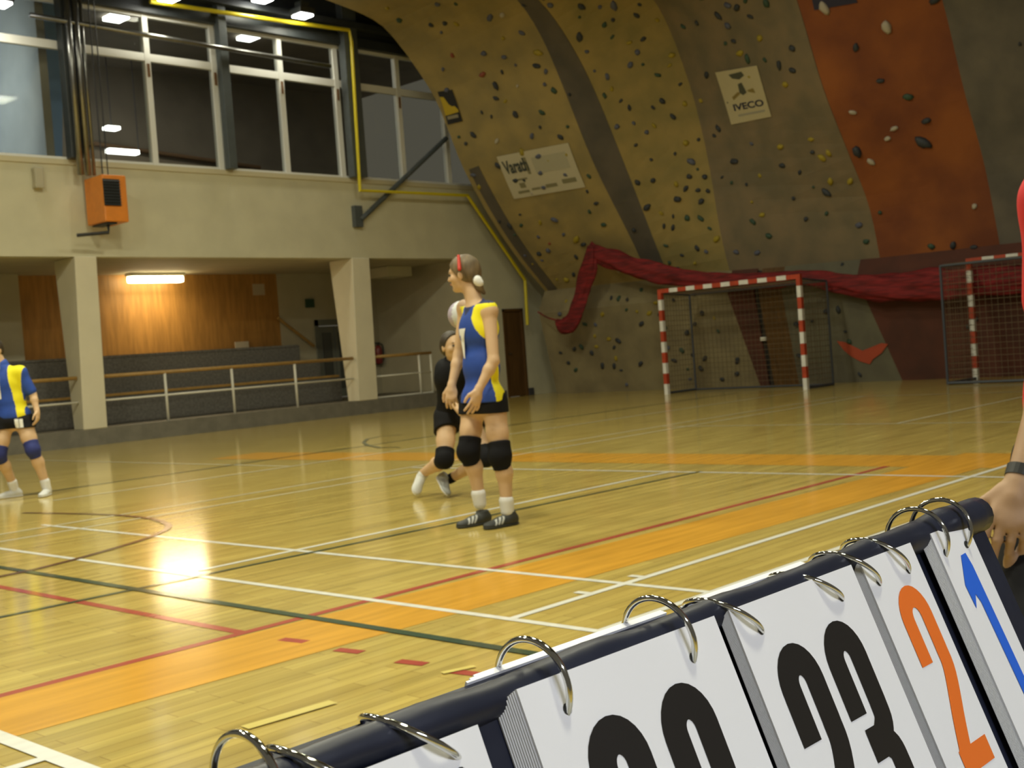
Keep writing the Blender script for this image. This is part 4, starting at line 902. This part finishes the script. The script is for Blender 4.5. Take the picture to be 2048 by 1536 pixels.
# black shorts
sd = SDF(.006, .03); sd.ell(hipc-UZ*.03, (.118, .170, .10), ax3); sd.cap(hpL+UZ*.03, lerp(hpL, knL, .22), .090, .090); sd.cap(hpR+UZ*.03, lerp(hpR, knR, .20), .090, .090)
sz = J(967, 826)[2]
me = sd.mesh('shorts', clip=[(np.array([0, 0, sz]), np.array([0, 0, -1.]))]); link('shorts', me, M['bshorts'], root, True)
def on_surface(parent, target, s, size, centre, fw_, m, upv=UZ, bold=.03, name='jersey_number', off=.004):
    v, ff = text_mesh(s, size, bold); n = nrm(fw_); r_ = nrm(np.cross(upv, n)); u_ = np.cross(n, r_)
    mb = MB(); bm = bmesh.new(); me = bpy.data.meshes.new('x'); me.from_pydata(v, [], ff); bm.from_mesh(me); bpy.data.meshes.remove(me)
    bmesh.ops.triangulate(bm, faces=bm.faces); bmesh.ops.subdivide_edges(bm, edges=bm.edges, cuts=3, use_grid_fill=True); bm.verts.index_update()
    mb.add([centre+r_*q.co.x+u_*q.co.y+n*.12 for q in bm.verts], [tuple(w.index for w in fc.verts) for fc in bm.faces]); bm.free()
    o = mb.build(name, m, parent)
    w = o.modifiers.new('wrap', 'SHRINKWRAP'); w.target = target; w.wrap_method = 'NEAREST_SURFACEPOINT'; w.wrap_mode = 'ABOVE_SURFACE'; w.offset = off
    return o
on_surface(jer, jer, '7', .15, J(922, 682, -.03)+f*.02, dirv(-.80, -.60), M['whitef'])
# pads, socks, shoes
for kn, hp, an in ((knL, hpL, anL), (knR, hpR, anR)): pad(root, kn, nrm(hp-kn), nrm(an-kn), .070, M['pad'], f, .078)
sock(root, lerp(anL, knL, .10), anL-UZ*.03, .047, .042, M['sock']); sock(root, lerp(anR, knR, .10), anR-UZ*.03, .047, .042, M['sock'])
td = dirv(-.80, -.62)
def ground_ankle(p, h=.080): q = np.array(p); q[2] = h; return q
aL = ground_ankle(anL); aR = ground_ankle(anR)
shoe(root, aL, td, UZ, (M['shoe_d'], M['shoe_d']), 1.03, True); shoe(root, aR, td, UZ, (M['shoe_d'], M['shoe_d']), 1.03, True)
# hair, clip, scrunchie, ponytail
def hairdo(root, g, hax, m, tail=None, sc=1.0, low=-.055, frontn=(.80, -.55), fp=(.050, .030)):
    sd = SDF(.004, .02); sd.ell(g(-.010, 0, .026), (.106*sc, .085*sc, .099*sc), hax); sd.ell(g(-.045, 0, -.01), (.068*sc, .074*sc, .070*sc), hax)
    me = sd.mesh('hair', clip=[(g(fp[0], 0, fp[1]), nrm(hax[0]*frontn[0]+hax[2]*frontn[1])), (g(-.02, 0, low), nrm(hax[0]*.25-hax[2]))]); return link('hair', me, m, root, True)
hr = hairdo(root, g, hax, M['hair'])
mb = SDF(.004, .01); P0_ = J(951, 560, -.03); mb.chain([g(-.06, -.01, -.01), P0_, J(958, 574, -.02), J(968, 586, -.01)], [.045, .026, .026, .012]); link('ponytail', mb.mesh('ponytail'), M['hair'], hr, True)
link('scrunchie', SDF(.004, .01).ell(J(955, 561, -.04), (.030, .030, .032)).ell(J(959, 566, -.04), (.026, .026, .024)).mesh('scrunchie'), M['whitef'], hr, True)
link('hair_clip', SDF(.004, .008).cap(J(917, 512, -.04), J(919, 538, -.075), .010, .012).mesh('hair_clip'), M['redband'], hr, True)

# ---- the player in black running behind
D1 = 9.41
def K(px, py, a=0.0): return atd(px, py, D1+a)
f = dirv(.35, -.94); l = np.cross(UZ, f); ax3 = [f, l, UZ]
root = empty('person', tuple(fl(900, 992)), 'player in black shirt and black shorts running behind the standing player', 'person')
hipc = K(914, 822, .08); chest = K(910, 752, -.02); neckb = K(908, 722, -.06); hd = K(904, 693, -.12)
shL, shR = K(945, 738, 0), K(889, 736, -.02)
elL, wrL = K(962, 790, -.05), K(950, 830, -.25); elR, wrR = K(893, 790, -.05), K(918, 820, -.25)
hpR, hpL = K(894, 838, .06), K(938, 838, .08)
knR, anR = K(889, 919, -.12), K(847, 946, .18)
knL, anL = K(972, 915, -.18), K(900, 958, .05)
sd = SDF(.006, .03); up = nrm(chest-hipc); axc = [nrm(f-up*np.dot(f, up)), l, up]
sd.ell(hipc, (.115, .165, .12), ax3); sd.ell(lerp(hipc, chest, .5), (.10, .140, .16), axc); sd.ell(chest, (.115, .160, .15), axc); sd.cap(shL, shR, .055, k=.05); sd.cap(neckb-UZ*.02, lerp(neckb, hd, .7), .055, .05)
g, hax = head(sd, hd, dirv(.55, -.83, .02), dirv(.02, -.05, 1), .98)
armp(sd, shL, elL, wrL); armp(sd, shR, elR, wrR); hand(sd, wrL, dirv(-.3, -.5, -.6), dirv(-.8, 0), dirv(0, -.8, .5), .95); hand(sd, wrR, dirv(.4, -.5, -.6), dirv(.8, 0), dirv(0, -.8, .5), .95)
leg(sd, hpR, knR, anR, .085, .055, .036, calf=AW); leg(sd, hpL, knL, anL, .085, .055, .036, calf=AW)
link('body', sd.mesh('body'), M['skin'], root, True); face_parts(g, hax, .98, root, M['hair2'])
sd = SDF(.006, .04); sd.ell(hipc+UZ*.01, (.125, .172, .12), ax3); sd.ell(lerp(hipc, chest, .5), (.115, .155, .17), axc); sd.ell(chest, (.128, .170, .16), axc); sd.cap(shL, shR, .062, k=.05); sd.cap(shR, lerp(shR, elR, .75), .058, .048); sd.cap(shL, lerp(shL, elL, .75), .058, .048); sd.cap(neckb-UZ*.03, neckb+UZ*.0, .066, .062)
link('shirt', sd.mesh('shirt'), M['bshirt'], root, True)
sd = SDF(.006, .03); sd.ell(hipc-UZ*.04, (.128, .175, .11), ax3); sd.cap(hpR+UZ*.02, lerp(hpR, knR, .36), .105, .098); sd.cap(hpL+UZ*.02, lerp(hpL, knL, .36), .105, .098)
d1 = nrm(knR-hpR); d2 = nrm(knL-hpL)
me = sd.mesh('shorts', clip=[(lerp(hpR, knR, .30), nrm(d1*.5+d2*.5))]); link('shorts', me, M['bshorts'], root, True)
pad(root, knR, nrm(hpR-knR), nrm(anR-knR), .072, M['pad'], dirv(.3, -.9), .07); pad(root, knL, nrm(hpL-knL), nrm(anL-knL), .072, M['pad'], dirv(.3, -.9), .07)
sock(root, anL+nrm(knL-anL)*.04, anL, .040, .040, M['pad'])
a1 = K(893, 953, .02); tp = nrm(K(912, 990, -.18)-a1); shoe(root, a1, tp, dirv(.75, -.25, .55), (M['shoe_g'], M['sole']), .98)
a2 = K(848, 950, .15); tp = nrm(K(836, 990, -.02)-a2); shoe(root, a2+dirv(0, 0, -1)*.0, tp, dirv(.5, -.5, .4), (M['shoe_w'], M['sole']), .95)
hairdo(root, g, hax, M['hair2'], fp=(.045, .058), frontn=(.85, -.45))

# ---- the player cut by the left edge
D2 = 11.99
def Q(px, py, a=0.0): return atd(px, py, D2+a)
f = dirv(-.10, -.99); l = np.cross(UZ, f); ax3 = [f, l, UZ]
root = empty('person', tuple(fl(50, 991)), 'player cut by the left edge in blue and yellow jersey with blue knee pads', 'person')
hipc = Q(28, 838); chest = Q(12, 768); neckb = Q(4, 727, -.02); hd = Q(-14, 701, -.06)
shL, shR = Q(40, 745, -.02), Q(-24, 745, 0); elL, wrL = Q(66, 790, .02), Q(74, 822, -.02); elR, wrR = Q(-45, 790, 0), Q(-30, 825, -.15)
hpL, hpR = Q(48, 846), Q(10, 846); knL, anL = Q(66, 900, -.06), Q(93, 972, .03); knR, anR = Q(-2, 910, -.08), Q(28, 972, .12)
sd = SDF(.007, .03); up = nrm(chest-hipc)
sd.ell(hipc, (.11, .17, .12), ax3); sd.ell(lerp(hipc, chest, .5), (.095, .14, .17), ax3); sd.ell(chest, (.11, .16, .16), ax3); sd.cap(shL, shR, .055, k=.05); sd.cap(neckb-UZ*.03, lerp(neckb, hd, .7), .055, .05)
g, hax = head(sd, hd, dirv(-.3, -.95), UZ, 1.0); armp(sd, shL, elL, wrL); armp(sd, shR, elR, wrR)
hand(sd, wrL, dirv(.1, -.2, -1), dirv(-1, 0), dirv(0, -1), .95); hand(sd, wrR, dirv(.3, -.6, -.8), dirv(1, 0), dirv(0, -1), .95)
leg(sd, hpL, knL, anL, .088, .056, .036, calf=AW); leg(sd, hpR, knR, anR, .088, .056, .036, calf=AW)
link('body', sd.mesh('body'), M['skin'], root, True); face_parts(g, hax, 1, root, M['hair2']); hairdo(root, g, hax, M['hair2'], fp=(.045, .058))
sd = SDF(.0065, .04); sd.ell(hipc+UZ*.04, (.12, .175, .12), ax3); sd.ell(lerp(hipc, chest, .5), (.112, .158, .18), ax3); sd.ell(chest, (.122, .17, .165), ax3); sd.cap(shL, shR, .062, k=.05); sd.cap(shL, lerp(shL, elL, .8), .064, .056); sd.cap(shR, lerp(shR, elR, .8), .064, .056); sd.cap(neckb-UZ*.03, neckb-UZ*.01, .066, .062)
hz2 = Q(28, 836)[2]
me = sd.mesh('jersey', clip=[(np.array([0, 0, hz2]), np.array([0, 0, -1.]))]); jer = link('jersey', me, [M['jblue'], M['jyel'], M['jtrim']], root, True)
lv = np.array(l)
def jp2(c):
    q = c+np.array(root.location); cx = lerp(hipc, chest, .5); b = (q-cx)@lv; z = q[:, 2]-hz2; out = np.zeros(len(c)); w = np.abs(b+.06*(z/.5))
    lo_, hi_ = .120-.085*np.clip(z/.50, 0, 1), np.where(z < .27, .185-.045*z/.27, .140+.045*(z-.27)/.23)
    bb = b; out[(bb > lo_) & (bb < hi_) & (z > -.01)] = 1; out[(bb < -lo_) & (bb > -hi_) & (z > -.01)] = 1
    return out
paint(me, jp2)
sd = SDF(.0065, .03); sd.ell(hipc-UZ*.02, (.12, .178, .10), ax3); sd.cap(hpL+UZ*.02, lerp(hpL, knL, .3), .104, .096); sd.cap(hpR+UZ*.02, lerp(hpR, knR, .3), .104, .096)
me = sd.mesh('shorts', clip=[(np.array([0, 0, Q(35, 856)[2]]), np.array([0, 0, -1.]))]); sh_ = link('shorts', me, M['bshorts'], root, True)
on_surface(jer, jer, '1', .26, Q(6, 778), f, M['whitef'], bold=.02); on_surface(sh_, sh_, '11', .09, Q(50, 846), f, M['whitef'], name='shorts_number', bold=.015)
pad(root, knL, nrm(hpL-knL), nrm(anL-knL), .070, M['padb'], f, .075); pad(root, knR, nrm(hpR-knR), nrm(anR-knR), .070, M['padb'], f, .075)
sock(root, lerp(anL, knL, .12), anL-UZ*.03, .048, .043, M['sock']); sock(root, lerp(anR, knR, .12), anR-UZ*.03, .048, .043, M['sock'])
shoe(root, ground_ankle(anL), dirv(.05, -1), UZ, (M['shoe_w'], M['sole'])); shoe(root, ground_ankle(anR), dirv(-.85, -.5), UZ, (M['shoe_w'], M['sole']))

# ---- the scorer at the right edge
D3 = 2.35
def T(px, py, a=0.0): return atd(px, py, D3+a)
gp = T(2110, 900, .1); f = dirv(-.6, .8); l = np.cross(UZ, f); ax3 = [f, l, UZ]
root = empty('person', (gp[0], gp[1], 0), 'person in a red shirt and black trousers with a wristwatch, arm hanging beside the scoreboard', 'person')
hipc = T(2200, 880, .14); chest = T(2205, 480, .14); neckb = T(2210, 325, .12); hd = T(2203, 165, .1)
shL, shR = T(2124, 400, .0), T(2310, 400, .25); elL, wrL = T(2122, 735, .02), T(2040, 968, -.05); elR, wrR = T(2375, 730, .25), T(2385, 950, .15)
sd = SDF(.005, .02)
sd.ell(hipc, (.12, .165, .13), ax3, k=.05); sd.ell(lerp(hipc, chest, .5), (.11, .15, .2), ax3, k=.05); sd.ell(chest, (.12, .165, .2), ax3, k=.05); sd.cap(shL, shR, .06, k=.05); sd.cap(neckb-UZ*.05, lerp(neckb, hd, .7), .06, .055, k=.03)
g, hax = head(sd, hd, dirv(-.5, .85), UZ, 1.03); armp(sd, shL, elL, wrL, .05, .040, .027); armp(sd, shR, elR, wrR, .05, .04, .027)
hand(sd, wrL, nrm(T(2000, 1100, -.10)-wrL), dirv(.35, .9), dirv(-.9, .3), 1.02, .32, .1); hand(sd, wrR, dirv(0, .1, -1), dirv(-1, 0), dirv(0, 1), 1, .3)
hpL, hpR = T(2125, 930, .07), T(2265, 930, .22)
knL = T(2040, 1390, -.15); anL = np.array([knL[0]-.05, knL[1]+.03, .09]); knR = T(2230, 1380, .15); anR = np.array([knR[0], knR[1], .09])
leg(sd, hpL, knL, anL, .085, .056, .038); leg(sd, hpR, knR, anR, .085, .056, .038)
link('body', sd.mesh('body'), M['skin2'], root, True); face_parts(g, hax, 1.03, root, M['hair2']); hairdo(root, g, hax, M['hair2'], sc=1.03, fp=(.045, .058))
sd = SDF(.006, .05); sd.ell(hipc+UZ*.08, (.13, .175, .14), ax3); sd.ell(lerp(hipc, chest, .5), (.125, .165, .2), ax3); sd.ell(chest, (.135, .178, .2), ax3); sd.cap(shL, shR, .068); sd.cap(shR, lerp(shR, elR, .55), .07, .062)
sd.cap(shL, lerp(shL, elL, .58), .070, .072); sd.cap(neckb-UZ*.06, neckb-UZ*.03, .07, .066)
link('red_shirt', sd.mesh('red_shirt', clip=[(lerp(shL, elL, .56), nrm(np.array([0, 0, -1.]))*1.0)] if False else None), M['red'], root, True)
sd = SDF(.006, .03); sd.ell(hipc-UZ*.03, (.13, .175, .12), ax3); sd.cap(hpL, knL, .098, .066); sd.cap(knL, anL+UZ*.02, .066, .058); sd.cap(hpR, knR, .098, .07); sd.cap(knR, anR+UZ*.02, .07, .058)
link('trousers', sd.mesh('trousers'), M['bshorts'], root, True)
shoe(root, ground_ankle(anL), f, UZ, (M['shoe_d'], M['sole']), 1.08); shoe(root, ground_ankle(anR), f, UZ, (M['shoe_d'], M['sole']), 1.08)
wd = nrm(elL-wrL); wc = wrL+wd*.020; a_ = nrm(np.cross(wd, AW)); b_ = np.cross(wd, a_)
mb = MB(); vs = []
for i, (o, rr) in enumerate(((-.011, .0295), (-.011, .032), (.011, .0335), (.011, .031))):
    for k in range(24): an_ = 2*PI*k/24; vs.append(wc+wd*o+rr*(math.cos(an_)*a_+math.sin(an_)*b_))
mb.add(vs, [(i*24+k, i*24+(k+1) % 24, ((i+1) % 4)*24+(k+1) % 24, ((i+1) % 4)*24+k) for i in range(4) for k in range(24)])
w = mb.build('watch_strap', M['black'], root, smooth=False)
wf = nrm(dirv(.75, -.66)-wd*np.dot(dirv(.75, -.66), wd)); MB().tube([wc+wf*.030, wc+wf*.040], .016, 20).build('watch_case', chrome, w)

# ---- volleyball
c = J(924, 630, 1.15); r = .105
ball = empty('volleyball', tuple(c), 'pale blue and white volleyball in the air behind the standing player', 'ball')
bm = bmesh.new(); bmesh.ops.create_uvsphere(bm, u_segments=36, v_segments=24, radius=r); me = bpy.data.meshes.new('ball'); bm.to_mesh(me); bm.free()
me.transform(Matrix.Rotation(.6, 4, 'X') @ Matrix.Rotation(.4, 4, 'Y')); me.transform(Matrix.Translation(Vector(c)))
link('ball_cover', me, [mat('white leather', (.62, .64, .66), .5), mat('pale blue leather', (.22, .30, .52), .5), mat('lilac leather', (.42, .36, .46), .5)], ball, True)
paint(me, lambda q: (np.floor((np.arctan2(q[:, 1], q[:, 0])+PI)/(PI/3)) % 3))

# ------------------------------------------------------------------ origins at the base of every one-mesh thing
for o in list(COL.objects):
    if o.parent is None and o.type == 'MESH' and not o.children:
        co = [v.co for v in o.data.vertices]
        if not co or o.data.users > 1: continue
        b = Vector(((min(p.x for p in co)+max(p.x for p in co))/2, (min(p.y for p in co)+max(p.y for p in co))/2, min(p.z for p in co)))
        if o.get('kind') == 'structure': continue
        o.data.transform(Matrix.Translation(-b)); o.location = Vector(o.location)+b
